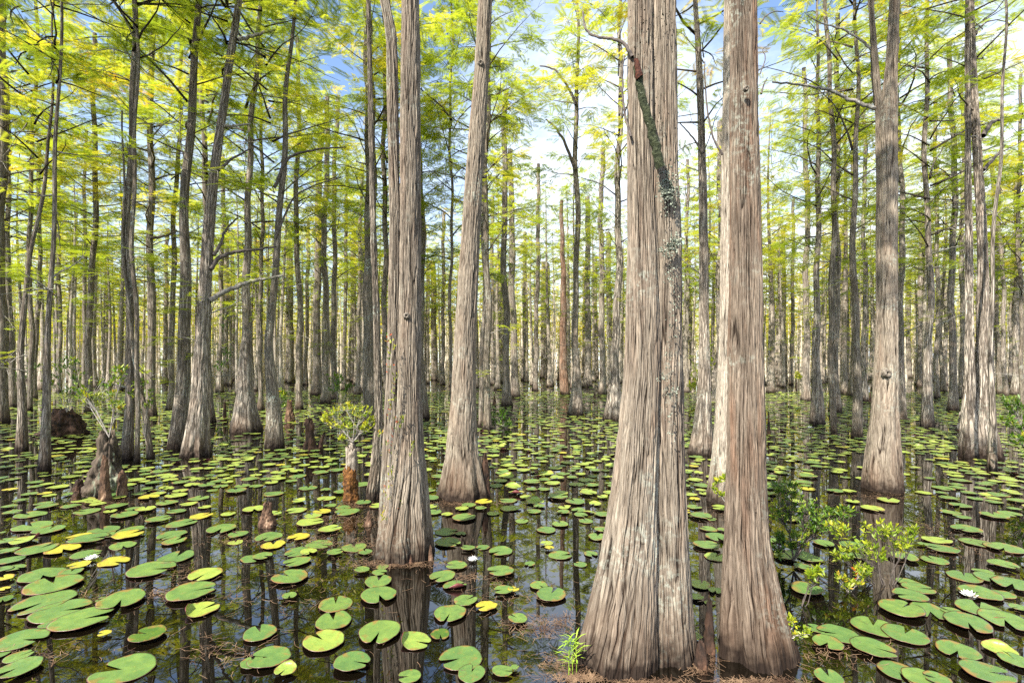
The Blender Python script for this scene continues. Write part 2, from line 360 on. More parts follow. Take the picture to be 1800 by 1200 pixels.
# ------------------------------------------------------------------ trunks
def trunk_mesh(name, zs, cx_, cy_, rr, mat, nth, seed, relief=0.0, lobes=6, lobe_amp=0.12, lobe_h=0.9, strip=0.03, rref=None):
    """tube with flutes at the foot; relief > 0 adds real fissured bark"""
    n = len(zs); th = np.arange(nth) * 2 * math.pi / nth
    r = np.random.default_rng(seed)
    R = np.repeat(rr[:, None], nth, 1); TH, ZZ = np.meshgrid(th, zs)
    a = lobe_amp * np.exp(-np.maximum(ZZ, 0) / (lobe_h * 0.45))
    lob = np.zeros_like(R)
    for k in range(3):
        m = lobes + k * 2 - 1; lob += np.cos(m * TH + r.random() * 6.28 + 0.5 * np.sin(ZZ * 2 + k)) / (1 + k * 0.6)
    R = R * (1 + a * (lob * 0.55 - 0.45))
    irr = vnoise(TH / (2 * math.pi) * 5, ZZ * 1.6 + 30, 5, seed + 5) - 0.5
    R = R * (1 + 0.07 * irr)
    rref = float(np.median(rr)) if rref is None else rref
    h = np.ones_like(R)
    if relief > 0:
        cells = max(10, int(2 * math.pi * rref / strip)); u = TH / (2 * math.pi)
        wp = (vnoise(u * (cells // 4), ZZ * 3.0, max(3, cells // 4), seed + 1) - 0.5) * 0.9 + (vnoise(u * cells, ZZ * 11, cells, seed + 9) - 0.5) * 0.38
        def plates(c, fz, sd, wdt):
            nn = vnoise(u * c + wp * c / cells, ZZ * fz + 50, c, sd)
            return np.clip(np.abs(nn - 0.5) / wdt, 0, 1)
        e1, c1 = voro(u * cells + wp, ZZ * 1.9 + 50 + wp * 0.3, cells, seed + 2)
        c3 = int(cells * 2.0); e2, c2 = voro(u * c3 + wp * 2, ZZ * 4.5 + 50, c3, seed + 3)
        big = plates(max(6, int(cells * 0.5)), 0.9, seed + 7, 0.10)
        h3 = vnoise(u * cells * 4 + wp * 4, ZZ * 9, cells * 4, seed + 4)
        h = 0.28 * np.clip(e1 / 0.24, 0, 1) + 0.20 * c1 + 0.10 * np.clip(e2 / 0.3, 0, 1) + 0.10 * c2 + 0.10 * h3 + 0.22 * big
        R = R + relief * (h - 0.85)
    X = cx_[:, None] + R * np.cos(TH); Y = cy_[:, None] + R * np.sin(TH)
    V = np.stack((X, Y, ZZ), -1).reshape(-1, 3)
    i = np.arange(n - 1)[:, None] * nth; j = np.arange(nth)[None, :]; j2 = (j + 1) % nth
    Q = np.stack((i + j, i + j2, i + nth + j2, i + nth + j), -1).reshape(-1, 4)
    bk = np.stack((np.cos(TH) * rref, np.sin(TH) * rref, ZZ), -1).reshape(-1, 3)
    return mesh_np(name, V, [Q], mat, {'bk': bk, 'crk': h.ravel()}, True)

# ------------------------------------------------------------------ crowns (shared by many trees)
def spray_template(nb=16, wid=0.017):
    V = []; Q = []
    def rh(p0, d, ln, w, drop):
        s = np.array((-d[1], d[0], 0)); k = len(V)
        p0 = np.array(p0)
        V.extend([p0, p0 + d * ln * 0.5 + s * w, p0 + d * ln + np.array((0, 0, -drop)), p0 + d * ln * 0.5 - s * w]); Q.append((k, k + 1, k + 2, k + 3))
    for i in range(nb):
        t = 0.06 + 0.86 * i / nb
        for sd in (-1, 1):
            a = math.radians(52 - 14 * t); d = np.array((math.sin(a) * sd, math.cos(a), 0.10))
            rh((0, t + (0.03 if sd > 0 else 0), -0.10 * t * t), d, 0.36 * (1 - 0.6 * t) + 0.07, wid, 0.07)
    rh((0, 0.75, -0.05), np.array((0, 1.0, 0)), 0.3, wid, 0.05)
    return np.array(V), np.array(Q)
SPV, SPQ = spray_template()
SPV_L, SPQ_L = spray_template(4, 0.085)

def make_crown(seed, H=9.0, W=1.9, limbs=36, bare=4, dens=1.0, tint0=0.4):
    r = np.random.default_rng(seed); mb = MB(); pos = []; dirs = []; sc = []; ti = []
    for i in range(limbs):
        t = (i + r.random() * 0.9) / limbs; t = t ** 0.9
        z = t * H
        prof = (0.45 + 0.75 * min(1, t * 3.2)) * (1 - t) ** 0.62 + 0.12
        Ln = W * prof * r.uniform(0.55, 1.25); az = i * 2.4 + r.uniform(-0.6, 0.6)
        el = math.radians(r.uniform(12, 48) + 14 * t); pts = [np.array((0, 0, z))]
        seg = 6; a = az; e = el
        for k in range(seg):
            a += r.uniform(-0.28, 0.28); e = e * 0.84 + math.radians(r.uniform(-7, 9))
            pts.append(pts[-1] + Ln / seg * np.array((math.cos(a) * math.cos(e), math.sin(a) * math.cos(e), math.sin(e))))
        pts = np.array(pts)
        mb.tube(pts, 0.007 + 0.009 * Ln * (1 - 0.3 * t), 0.003, 4)
        if i < bare and r.random() < 0.7: continue
        base_t = tint0 + r.normal(0, 0.16) + 0.10 * (t - 0.4)
        ns = max(3, int(Ln * 4.6))
        for j in range(ns):
            q = 0.28 + 0.72 * (j + r.random()) / ns; f = q * seg; k = min(int(f), seg - 1)
            p0 = pts[k] + (pts[k + 1] - pts[k]) * (f - k)
            a2 = a + (1 if j % 2 else -1) * r.uniform(0.4, 1.25); L2 = r.uniform(0.22, 0.62) * (1.1 - 0.4 * q) * (0.7 + 0.3 * Ln)
            e2 = r.uniform(-0.12, 0.35)
            pp = [p0]
            for m in range(3):
                a2 += r.uniform(-0.25, 0.25); e2 -= 0.10
                pp.append(pp[-1] + L2 / 3 * np.array((math.cos(a2) * math.cos(e2), math.sin(a2) * math.cos(e2), math.sin(e2))))
            pp = np.array(pp); mb.tube(pp, 0.0035, 0.0012, 3)
            nsp = max(2, int(r.integers(3, 8) * dens))
            for m in range(nsp):
                g = (m + 0.8) / nsp * 3 * 0.98; k2 = min(int(g), 2)
                pos.append(pp[k2] + (pp[k2 + 1] - pp[k2]) * (g - k2) + r.normal(0, 0.02, 3))
                aa = a2 + (r.uniform(0.3, 1.1) * (1 if m % 2 else -1) if m < nsp - 1 else 0)
                ee = r.uniform(-0.45, 0.25)
                dirs.append((math.cos(aa) * math.cos(ee), math.sin(aa) * math.cos(ee), math.sin(ee)))
                sc.append(r.uniform(0.20, 0.42)); ti.append(base_t + r.normal(0, 0.08))
    pos = np.array(pos); Y = norm(np.array(dirs)); up = norm(np.array((0, 0, 1.0)) + r.normal(0, 0.28, (len(pos), 3)))
    X = norm(np.cross(Y, up)); Zv = np.cross(X, Y)
    mb.scatter(SPV, SPQ, pos, X, Y, Zv, np.array(sc), np.clip(np.array(ti), 0, 1))
    return mb.mesh('crown', [M['bark_dark'], M['needles']])
CROWNS = [make_crown(100 + i, W=w, limbs=l, bare=b, tint0=t) for i, (w, l, b, t) in enumerate(
    [(2.0, 38, 4, 0.32), (1.7, 34, 6, 0.46), (2.3, 38, 5, 0.28), (1.5, 32, 5, 0.55), (1.9, 40, 3, 0.42), (2.1, 34, 8, 0.36)])]
def make_twigs(seed):
    r = np.random.default_rng(seed); mb = MB(); pos = []; dirs = []; sc = []; ti = []
    for i in range(13):
        z = r.uniform(0, 5.5); a = r.uniform(0, 6.28); e = r.uniform(-0.2, 0.7); L_ = r.uniform(0.25, 1.1); pp = [np.array((0, 0, z))]
        for k in range(5):
            a += r.uniform(-.4, .4); e += r.uniform(-.3, .25); pp.append(pp[-1] + L_ / 5 * np.array((math.cos(a) * math.cos(e), math.sin(a) * math.cos(e), math.sin(e))))
        mb.tube(np.array(pp), 0.011, 0.003, 4)
        for q in range(2):
            k = int(r.integers(2, 5)); d = norm(pp[k + 1] - pp[k] + r.normal(0, .12, 3)) * L_ * 0.35; mb.tube(np.array([pp[k], pp[k] + d * .5, pp[k] + d + np.array((0, 0, .05))]), 0.005, 0.002, 3)
        if i % 3 == 0:
            for m in range(9):
                k = int(r.integers(2, 6)); pos.append(pp[k] + r.normal(0, .05, 3)); aa = a + r.uniform(-1.2, 1.2); dirs.append((math.cos(aa), math.sin(aa), r.uniform(-.3, .2))); sc.append(r.uniform(.18, .36)); ti.append(r.uniform(.15, .5))
    pos = np.array(pos); Y = norm(np.array(dirs)); up = norm(np.array((0, 0, 1.0)) + r.normal(0, 0.2, (len(pos), 3))); X = norm(np.cross(Y, up)); Zv = np.cross(X, Y)
    mb.scatter(SPV, SPQ, pos, X, Y, Zv, np.array(sc), np.array(ti))
    return mb.mesh('dead_branches', [M['twig'], M['needles']])
TWIGS = [make_twigs(300 + i) for i in range(5)]
CROWN_SPARSE = make_crown(131, W=1.8, limbs=26, bare=8, tint0=0.6, dens=0.7)

CROWNS_THIN = [make_crown(151 + i, W=2.0, limbs=28, bare=5, tint0=0.34 + 0.08 * i, dens=0.62) for i in range(3)]
def px_tree(key, path, label, mat='bark', H=None, crown=None, group=None, hq=0, stems=None, name='cypress_tree', crown_from=None,
            lobes=6, lobe_amp=0.12, cat='tree', wide=1.0, seed=None, cbase=None):
    """path: [(x, y, width)] photo px from the waterline up. stems: extra stems [(path, mat)] that share the foot."""
    seed = seed if seed is not None else zlib.crc32(key.encode()) % 9999
    return _px_tree(key, path, label, mat, H, crown, group, hq, stems, name, lobes, lobe_amp, cat, wide, seed, cbase)

TREES = []
def _stem(path, Z, H, r, hq, top_r=0.025, lean_y=0.0):
    x = np.array([p_[0] for p_ in path], float); y = np.array([p_[1] for p_ in path], float); w = np.array([p_[2] for p_ in path], float)
    z = CAMH - (y - HY) * Z / F; X = (x - CX) * Z / F; R = w / 2 * Z / F / math.hypot(1.0, (x[0] - CX) / F)   # off-axis cylinders show wider
    z[0] = min(z[0], 0.0)
    if H > z[-1] + 0.3:
        s = (X[-1] - X[-2]) / (z[-1] - z[-2] + 1e-6); s = max(-0.12, min(0.12, s))
        zt = np.linspace(z[-1], H, 4)[1:]
        X = np.concatenate((X, X[-1] + s * 0.6 * (zt - z[-1]))); R = np.concatenate((R, R[-1] + (min(top_r, R[-1] * .5) - R[-1]) * ((zt - z[-1]) / (H - z[-1])) ** 0.8)); z = np.concatenate((z, zt))
    zvis = CAMH + 660 * Z / F                   # top of the frame at this depth
    if hq == 2: zs = np.concatenate((np.linspace(-0.12, min(zvis, H) + 0.1, 800), np.linspace(min(zvis, H) + 0.2, H, 30)))
    elif hq == 1: zs = np.concatenate((np.linspace(-0.12, min(zvis, H) + 0.05, 460), np.linspace(min(zvis, H) + 0.2, max(H, zvis + 0.4), 24)))
    else: zs = np.concatenate((np.linspace(-0.12, 1.6, 30), np.linspace(1.7, H, 56)))
    zd = np.linspace(-0.12, H, 1200)
    Xd = np.interp(zd, z, X); Rd = np.interp(zd, z, R)
    k = max(2, min(60, int(0.13 * math.sqrt(Z) / (zd[1] - zd[0])))); Rs = smooth1(Rd, max(2, int((0.035 if hq else 0.05) * math.sqrt(Z) / (zd[1] - zd[0]))))
    Xd = smooth1(Xd, k)
    if not hq: Xd = Xd + (0.035 * np.sin(zd * r.uniform(0.7, 1.4) + r.uniform(0, 6)) + 0.02 * np.sin(zd * r.uniform(2, 3.5))) * np.clip(zd / 2, 0, 1); Rs = np.maximum(Rs, 0.012)
    wob = 0.035 * np.sin(zd * r.uniform(0.5, 0.9) + r.uniform(0, 6)) * np.clip(zd / 3, 0, 1)
    Yd = lean_y * zd + wob
    return zs, np.interp(zs, zd, Xd), np.interp(zs, zd, Yd), np.interp(zs, zd, Rs)

def _px_tree(key, path, label, mat, H, crown, group, hq, stems, name, lobes, lobe_amp, cat, wide, seed, cbase):
    r = np.random.default_rng(seed)
    xb, yb, wb_ = path[0]
    Zf = zof(yb); rb = wb_ / 2 * Zf / F; Z = Zf + rb * (0.8 if Zf < 8 else 0.5)
    x0 = (xb - CX) * Z / F
    if H is None: H = r.uniform(11.0, 14.0)
    t = tag(empty(name, (x0, Z, 0)), label, cat, group)
    allst = [(path, mat)] + list(stems or [])
    axis = None
    for i, (pth, mt) in enumerate(allst):
        zs, X, Y, R = _stem(pth, Z, H if i == 0 else H * r.uniform(0.85, 0.95), r, hq, lean_y=r.uniform(-0.012, 0.012))
        X = X - x0
        if i == 0: axis = (zs, X, Y)
        nth = {0: 20, 1: 200, 2: 620}[hq]
        nth = int(nth * (0.7 if i else 1))
        me = trunk_mesh('trunk', zs, X, Y + (0.03 * i if hq else 0.02 * i), R, M[mt], nth, seed + 11 * i, {0: 0.0, 1: 0.030, 2: 0.027}[hq], lobes, lobe_amp, 0.9, 0.015 if hq == 2 else 0.021)
        link('trunk', me, t)
    hc = cbase if cbase is not None else H * (r.uniform(0.30, 0.42) if Z > 8.5 else r.uniform(0.46, 0.52))
    if crown != 'none':
        cm = crown if crown is not None else (CROWNS_THIN[int(r.integers(0, 3))] if Z < 11 else CROWNS[int(r.integers(0, len(CROWNS)))])
        zs, X, Y = axis
        c = link('crown', cm, t, (float(np.interp(hc, zs, X)), float(np.interp(hc, zs, Y)), hc))
        dx = (np.interp(H, zs, X) - np.interp(hc, zs, X)) / (H - hc)
        sz = (H - hc + 0.2) / 9.0
        c.scale = (wide * r.uniform(0.85, 1.2), wide * r.uniform(0.85, 1.2), sz)
        c.rotation_euler = (0, math.atan(dx), r.uniform(0, 6.28))
    if Z > 6.5 and crown != 'none':
        c = link('dead_branches', TWIGS[int(r.integers(0, 5))], t, (float(np.interp(3.0, axis[0], axis[1])), float(np.interp(3.0, axis[0], axis[2])), r.uniform(0.5, 2.5))); c.rotation_euler = (0, 0, r.uniform(0, 6.28))
    TREES.append((t, Z, axis, x0, rb))
    return t, Z, axis, x0

def limb(tree, name, pts, r0, r1, mat, Z, dz=0.0, k=7):
    """a limb traced as photo pixels at depth Z, dz lets it swing towards (-) or away (+)"""
    pp = np.array([P(x, y, Z) for x, y in pts]); n = len(pp)
    pp[:, 1] += np.linspace(0, dz, n) ; 
    # refine + roughen
    tt = np.linspace(0, n - 1, (n - 1) * 6 + 1); q = np.stack([np.interp(tt, np.arange(n), pp[:, c]) for c in range(3)], 1)
    for c in range(3): q[:, c] = smooth1(q[:, c], 3)
    q += np.random.default_rng(int(abs(pts[0][0]) * 7)).normal(0, r0 * 0.18, q.shape)
    mb = MB(); mb.tube(q - np.array(tree.location), r0, r1, k)
    return link(name, mb.mesh(name, [mat]), tree)


# ------------------------------------------------------------------ the trees one can tell apart
G_ = 'pond cypresses standing in the water'
tA, ZA, axA, xA = px_tree('A', [(1074, 1192, 170), (1082, 1150, 152), (1090, 1100, 134), (1103, 1000, 108), (1112, 900, 88), (1119, 800, 78), (1130, 650, 66), (1131, 500, 60), (1128, 300, 50), (1129, 0, 45)],
    'giant pale cypress of two fused stems with a mossy broken limb', 'bark_near', H=14, hq=2, lobes=7, lobe_amp=0.10, group=G_,
    stems=[([(1180, 1192, 122), (1179, 1150, 108), (1177, 1100, 96), (1175, 1000, 84), (1173, 900, 77), (1172, 800, 73), (1172, 600, 64), (1172, 400, 54), (1171, 300, 45), (1169, 0, 43)], 'bark_near')], seed=21)
tB, ZB, axB, xB = px_tree('B', [(1332, 1188, 184), (1330, 1150, 158), (1320, 1050, 116), (1312, 950, 88), (1312, 850, 76), (1313, 700, 69), (1313, 500, 63), (1312, 300, 54), (1308, 0, 50)],
    'reddish brown shaggy cypress close by, just right of the giant twin-stemmed one', 'bark_red', H=13, hq=2, lobes=6, lobe_amp=0.12, group=G_, seed=22)
tC, ZC, axC, xC = px_tree('C', [(712, 990, 106), (712, 940, 98), (714, 880, 80), (717, 800, 58), (719, 700, 45), (720, 550, 40), (721, 300, 38), (722, 0, 32)],
    'tall grey cypress with a thinner second stem pressed to its left side', 'bark_near', H=14, hq=2, lobes=7, lobe_amp=0.16, group=G_, seed=23,
    stems=[([(690, 985, 66), (688, 900, 50), (686, 800, 36), (690, 600, 24), (693, 400, 21), (690, 200, 20), (688, 60, 20), (672, -20, 18), (650, -90, 14)], 'bark_near')])
tE, ZE, axE, xE = px_tree('E', [(812, 880, 98), (813, 850, 82), (813, 800, 60), (815, 700, 44), (818, 600, 39), (823, 500, 36), (828, 400, 33), (838, 250, 31), (846, 140, 27), (853, 0, 25)],
    'leaning grey cypress with a flared foot in the middle', 'bark_near', H=13, hq=1, lobes=8, lobe_amp=0.13, group=G_, seed=24)
tQ, ZQ, axQ, xQ = px_tree('Q', [(1553, 868, 82), (1553, 830, 76), (1553, 780, 64), (1557, 700, 50), (1560, 600, 41), (1560, 450, 36), (1558, 300, 34), (1556, 215, 34), (1560, 120, 23), (1564, 0, 19)],
    'pale sunlit cypress that forks into two stems high up', 'bark_near', H=12, hq=1, lobes=6, lobe_amp=0.11, group=G_, seed=25,
    stems=[([(1553, 860, 30), (1554, 700, 30), (1556, 500, 28), (1552, 300, 22), (1546, 200, 16), (1538, 120, 13), (1526, 0, 11)], 'bark_near')])
tF, ZF, axF, xF = px_tree('F', [(345, 805, 62), (346, 770, 50), (350, 700, 35), (354, 600, 28), (359, 500, 24), (366, 400, 22), (376, 300, 18), (390, 200, 16), (403, 100, 15), (417, 0, 13)],
    'cypress with a skirted foot whose stem bends right as it climbs', 'bark', H=12.5, hq=1, lobes=8, lobe_amp=0.15, group=G_, wide=1.2)
tG, ZG, axG, xG = px_tree('G', [(312, 788, 40), (315, 740, 32), (319, 650, 25), (323, 500, 21), (326, 400, 18), (333, 250, 16), (337, 130, 14), (340, 0, 12)],
    'dark straight cypress standing tight behind the skirted one', 'bark_dark', H=12.5, hq=0, group=G_, wide=1.25)
tR, ZR, axR, xR = px_tree('R', [(1730, 808, 74), (1729, 780, 62), (1727, 730, 42), (1727, 600, 27), (1728, 400, 20), (1722, 250, 18), (1716, 100, 16), (1714, 0, 14)],
    'double cypress with a broad dark foot near the right edge', 'bark', H=12, hq=1, lobes=7, lobe_amp=0.16, group=G_,
    stems=[([(1706, 760, 46), (1706, 700, 26), (1707, 600, 18), (1708, 400, 15), (1703, 200, 12), (1698, 60, 9)], 'bark_pale')])
tH = px_tree('H', [(432, 760, 64), (431, 730, 48), (431, 690, 31), (432, 600, 19), (434, 500, 15), (439, 380, 12), (446, 200, 10), (456, 80, 8)],
    'slender cypress with a bell-shaped foot over its clear reflection', 'bark', hq=0, group=G_, lobe_amp=0.2)[0]
tI = px_tree('I', [(483, 787, 40), (482, 760, 34), (480, 700, 24), (478, 620, 16), (487, 450, 12), (495, 300, 11), (502, 180, 9), (515, 90, 7)],
    'lichen-blotched slender cypress curving right with a round swollen foot', 'bark_lichen', hq=0, group=G_, H=11)[0]
tB2 = px_tree('B2', [(1272, 888, 66), (1273, 840, 56), (1276, 760, 46), (1281, 600, 40), (1284, 400, 38), (1287, 200, 36), (1288, 0, 36)],
    'pale stem half hidden behind the reddish brown cypress', 'bark_near_pale', hq=1, group=G_)[0]
tJ = px_tree('J', [(223, 808, 28), (224, 760, 22), (227, 680, 17), (229, 500, 14), (231, 300, 13), (230, 100, 11), (229, 0, 10)],
    'straight slim cypress right behind the mossy grey stump', 'bark_lichen', group=G_, wide=1.3, H=12)[0]
tD = px_tree('D', [(655, 878, 28), (660, 830, 22), (667, 740, 16), (664, 600, 13), (658, 400, 12), (653, 200, 10), (648, 0, 8)],
    'thin lichen-speckled stem just left of the two-stemmed grey cypress', 'bark_lichen', group=G_, hq=1)[0]
tS = px_tree('S', [(1234, 800, 48), (1235, 760, 36), (1238, 690, 25), (1238, 600, 19), (1237, 450, 17), (1233, 300, 15), (1227, 150, 12), (1217, 0, 9)],
    'fluted grey cypress framed between the giant and the reddish one', 'bark', group=G_, lobes=7, lobe_amp=0.2, hq=1)[0]
tK = px_tree('K', [(78, 828, 28), (80, 770, 20), (83, 680, 15), (88, 560, 11), (95, 400, 9), (102, 280, 8), (110, 180, 7), (115, 60, 6)],
    'thin dark cypress leaning right near the left edge', 'bark_dark', group=G_, H=10)[0]
tL = px_tree('L', [(38, 792, 28), (39, 740, 20), (41, 650, 14), (44, 540, 11), (53, 450, 9), (66, 360, 8), (78, 280, 7), (90, 200, 6)],
    'bowed thin cypress close to the left edge', 'bark_dark', group=G_, H=9)[0]
tLE = px_tree('LE', [(2, 742, 34), (3, 700, 26), (3, 500, 22), (4, 200, 24), (6, 0, 24)], 'dark trunk cut by the left edge of the picture', 'bark_dark', group=G_)[0]
tT = px_tree('T', [(1744, 830, 21), (1744, 790, 17), (1745, 700, 12), (1747, 550, 9), (1750, 420, 8), (1752, 300, 7)],
    'thin pale stem standing before the broad dark foot', 'bark_pale', group=G_, H=9, crown='none')[0]
tLN = px_tree('LN', [(265, 808, 15), (260, 770, 12), (255, 720, 10), (245, 660, 9), (238, 600, 8), (232, 540, 7), (226, 460, 6)],
    'thin lichen-white leaning stem beside the slim cypress behind the stump', 'bark_lichen', group=G_, H=5.5, crown='none')[0]
tU = px_tree('U', [(1078, 738, 40), (1079, 710, 30), (1080, 670, 20), (1083, 600, 14), (1086, 450, 12), (1088, 300, 10), (1090, 150, 8)],
    'pale cypress with a bell foot left of the giant', 'bark_pale', group=G_, lobe_amp=0.2)[0]
tV = px_tree('V', [(1011, 730, 31), (1012, 700, 22), (1013, 650, 13), (1013, 500, 10), (1013, 300, 9), (1014, 150, 7)],
    'straight slim cypress on a dark conical foot in the open channel', 'bark', group=G_)[0]
tW = px_tree('W', [(993, 694, 19), (992, 670, 16), (990, 600, 12), (989, 500, 10), (988, 400, 7), (987, 300, 5)],
    'reddish dead cypress with peeling bark and a snapped top', 'bark_rust', group=G_, H=9.5, crown='none')[0]
tX = px_tree('X', [(1436, 746, 30), (1437, 710, 25), (1437, 660, 16), (1437, 500, 11), (1438, 300, 9), (1439, 150, 7)],
    'slender cypress with a red-brown foot right of the reddish shaggy one', 'bark', group=G_)[0]
tY = px_tree('Y', [(1506, 769, 22), (1506, 720, 19), (1506, 640, 14), (1505, 400, 11), (1504, 200, 8)],
    'straight grey cypress just left of the pale forked one', 'bark_lichen', group=G_)[0]
tZ = px_tree('Z', [(1630, 751, 28), (1630, 710, 22), (1631, 640, 15), (1631, 400, 11), (1629, 200, 9), (1627, 0, 7)],
    'slender cypress with a dark wet foot right of the pale forked one', 'bark', group=G_)[0]

LANDMARKS = [(0, 'the left edge'), (78, 'the thin dark leaning cypress'), (223, 'the cypress behind the mossy stump'), (345, 'the skirted cypress'),
             (432, 'the bell-footed cypress'), (483, 'the lichen-blotched cypress'), (712, 'the two-stemmed grey cypress'), (812, 'the leaning middle cypress'),
             (1011, 'the cone-footed cypress'), (1130, 'the giant cypress'), (1313, 'the reddish cypress'), (1437, 'the red-footed cypress'), (1553, 'the pale forked cypress'),
             (1630, 'the wet-footed cypress'), (1728, 'the double cypress'), (1800, 'the right edge')]
def gap(x):
    for (a, na), (b, nb) in zip(LANDMARKS, LANDMARKS[1:]):
        if x < b: return na, nb
    return LANDMARKS[-2][1], LANDMARKS[-1][1]

# second rank: (x foot, y foot, foot width, stem width, x at row 0, bark, crown?)
MID = [
 (22, 716, 24, 10, 8, 'bark_dark'), (60, 700, 16, 8, 70, 'bark_dark'), (52, 722, 15, 9, 66, 'bark_dark'), (104, 690, 14, 7, 112, 'bark'), (128, 668, 12, 7, 138, 'bark'), (155, 725, 17, 11, 170, 'bark_dark'),
 (148, 690, 13, 7, 152, 'bark'), (188, 664, 14, 6, 190, 'bark'), (211, 668, 17, 9, 214, 'bark_dark'), (265, 732, 26, 13, 262, 'bark_dark'), (241, 812, 15, 8, 236, 'bark_lichen'),
 (290, 672, 14, 7, 290, 'bark'), (300, 722, 20, 9, 320, 'bark'), (370, 742, 22, 11, 352, 'bark_dark'), (386, 690, 18, 8, 392, 'bark'), (398, 676, 18, 8, 398, 'bark'), (412, 668, 12, 6, 410, 'bark'),
 (458, 722, 16, 7, 462, 'bark_dark'), (455, 672, 18, 9, 462, 'bark'), (509, 671, 20, 12, 516, 'bark'), (526, 719, 17, 9, 527, 'bark'), (537, 676, 12, 6, 541, 'bark'), (556, 694, 24, 12, 572, 'bark_dark'), (573, 709, 22, 10, 577, 'bark'),
 (586, 702, 18, 8, 597, 'bark_dark'), (604, 686, 12, 6, 610, 'bark'), (622, 671, 14, 8, 624, 'bark_dark'), (628, 694, 15, 6, 640, 'bark'), (650, 748, 30, 21, 646, 'bark_lichen'), (681, 740, 20, 9, 676, 'bark_dark'),
 (740, 735, 34, 16, 730, 'bark_dark'), (750, 666, 12, 6, 752, 'bark'), (764, 668, 15, 9, 764, 'bark'), (778, 676, 12, 6, 780, 'bark_pale'), (793, 742, 10, 5, 793, 'bark_lichen'),
 (846, 750, 13, 7, 848, 'bark'), (857, 755, 20, 10, 858, 'bark_lichen'), (866, 676, 13, 6, 867, 'bark'), (880, 672, 20, 9, 884, 'bark'), (891, 714, 22, 10, 890, 'bark_dark'), (905, 698, 22, 10, 896, 'bark'),
 (921, 668, 12, 6, 919, 'bark_pale'), (941, 686, 13, 7, 943, 'bark'), (955, 664, 14, 8, 957, 'bark_dark'), (963, 666, 12, 7, 965, 'bark_dark'), (1033, 680, 20, 9, 1040, 'bark_pale'), (1027, 662, 12, 7, 1024, 'bark'), (1059, 694, 18, 9, 1064, 'bark'),
 (1048, 664, 12, 6, 1050, 'bark'), (1072, 668, 14, 8, 1074, 'bark'), (1207, 690, 12, 6, 1214, 'bark_pale'), (1262, 700, 20, 10, 1262, 'bark'), (1216, 668, 12, 6, 1210, 'bark_dark'),
 (1357, 668, 13, 8, 1354, 'bark_pale'), (1367, 664, 14, 8, 1366, 'bark'), (1379, 670, 14, 7, 1380, 'bark_dark'), (1391, 676, 11, 6, 1394, 'bark_lichen'), (1417, 704, 22, 10, 1418, 'bark'), (1466, 764, 14, 10, 1452, 'bark_lichen'),
 (1467, 724, 28, 11, 1470, 'bark_dark'), (1478, 672, 16, 8, 1480, 'bark_dark'), (1488, 668, 14, 7, 1490, 'bark'), (1519, 706, 20, 8, 1516, 'bark_pale'), (1500, 696, 24, 9, 1498, 'bark_dark'), (1532, 668, 12, 6, 1534, 'bark'),
 (1586, 738, 22, 11, 1578, 'bark'), (1596, 664, 18, 9, 1592, 'bark_dark'), (1618, 680, 15, 9, 1616, 'bark'), (1647, 700, 15, 8, 1640, 'bark'), (1661, 676, 14, 7, 1658, 'bark_pale'), (1675, 722, 26, 12, 1672, 'bark_dark'), (1690, 702, 16, 9, 1686, 'bark'),
 (1757, 692, 15, 9, 1738, 'bark_lichen'), (1768, 696, 14, 8, 1760, 'bark'), (1786, 694, 26, 11, 1790, 'bark_pale'), (1796, 720, 14, 8, 1798, 'bark_lichen'), (1776, 672, 12, 7, 1778, 'bark_dark'), (1742, 676, 16, 8, 1746, 'bark')]
MIDT = []
LOOK = {'bark': 'grey', 'bark_dark': 'dark', 'bark_lichen': 'lichen-spotted', 'bark_pale': 'pale'}
for i, (xf, yf, wf, ws, xt, mt) in enumerate(MID):
    r = np.random.default_rng(500 + i)
    b = r.uniform(-5, 5)
    path = [(xf, yf, wf), (xf, yf - wf * 0.7, wf * 0.80), (xf + (xt - xf) * 0.1, yf - wf * 1.8, ws * 1.22), (xf + (xt - xf) * 0.4 + b, 400, ws), (xf + (xt - xf) * 0.7 + b * 0.4, 200, ws * 0.85), (xt, 0, ws * 0.72)]
    Zm = zof(yf)
    t = px_tree('m%d' % i, path, None, mt, group='slimmer cypresses of the second rank', lobe_amp=0.17, wide=(1.25 if xf < 520 else 0.8 if 720 < xf < 1100 or 1340 < xf < 1470 else 1.0))[0]
    MIDT.append((xf, yf, mt, t))
ORD = ['first', 'second', 'third', 'fourth', 'fifth', 'sixth', 'seventh', 'eighth', 'ninth', 'tenth', 'eleventh', 'twelfth']
bygap = {}
for xf, yf, mt, t in sorted(MIDT, key=lambda q: q[0]):
    bygap.setdefault((gap(xf), mt), []).append(t)
for ((a, b_), mt), ts in bygap.items():
    for k, t in enumerate(ts):
        t['label'] = ('%s%s cypress between %s and %s' % ('' if len(ts) == 1 else ORD[k] + ' ', LOOK[mt], a, b_))

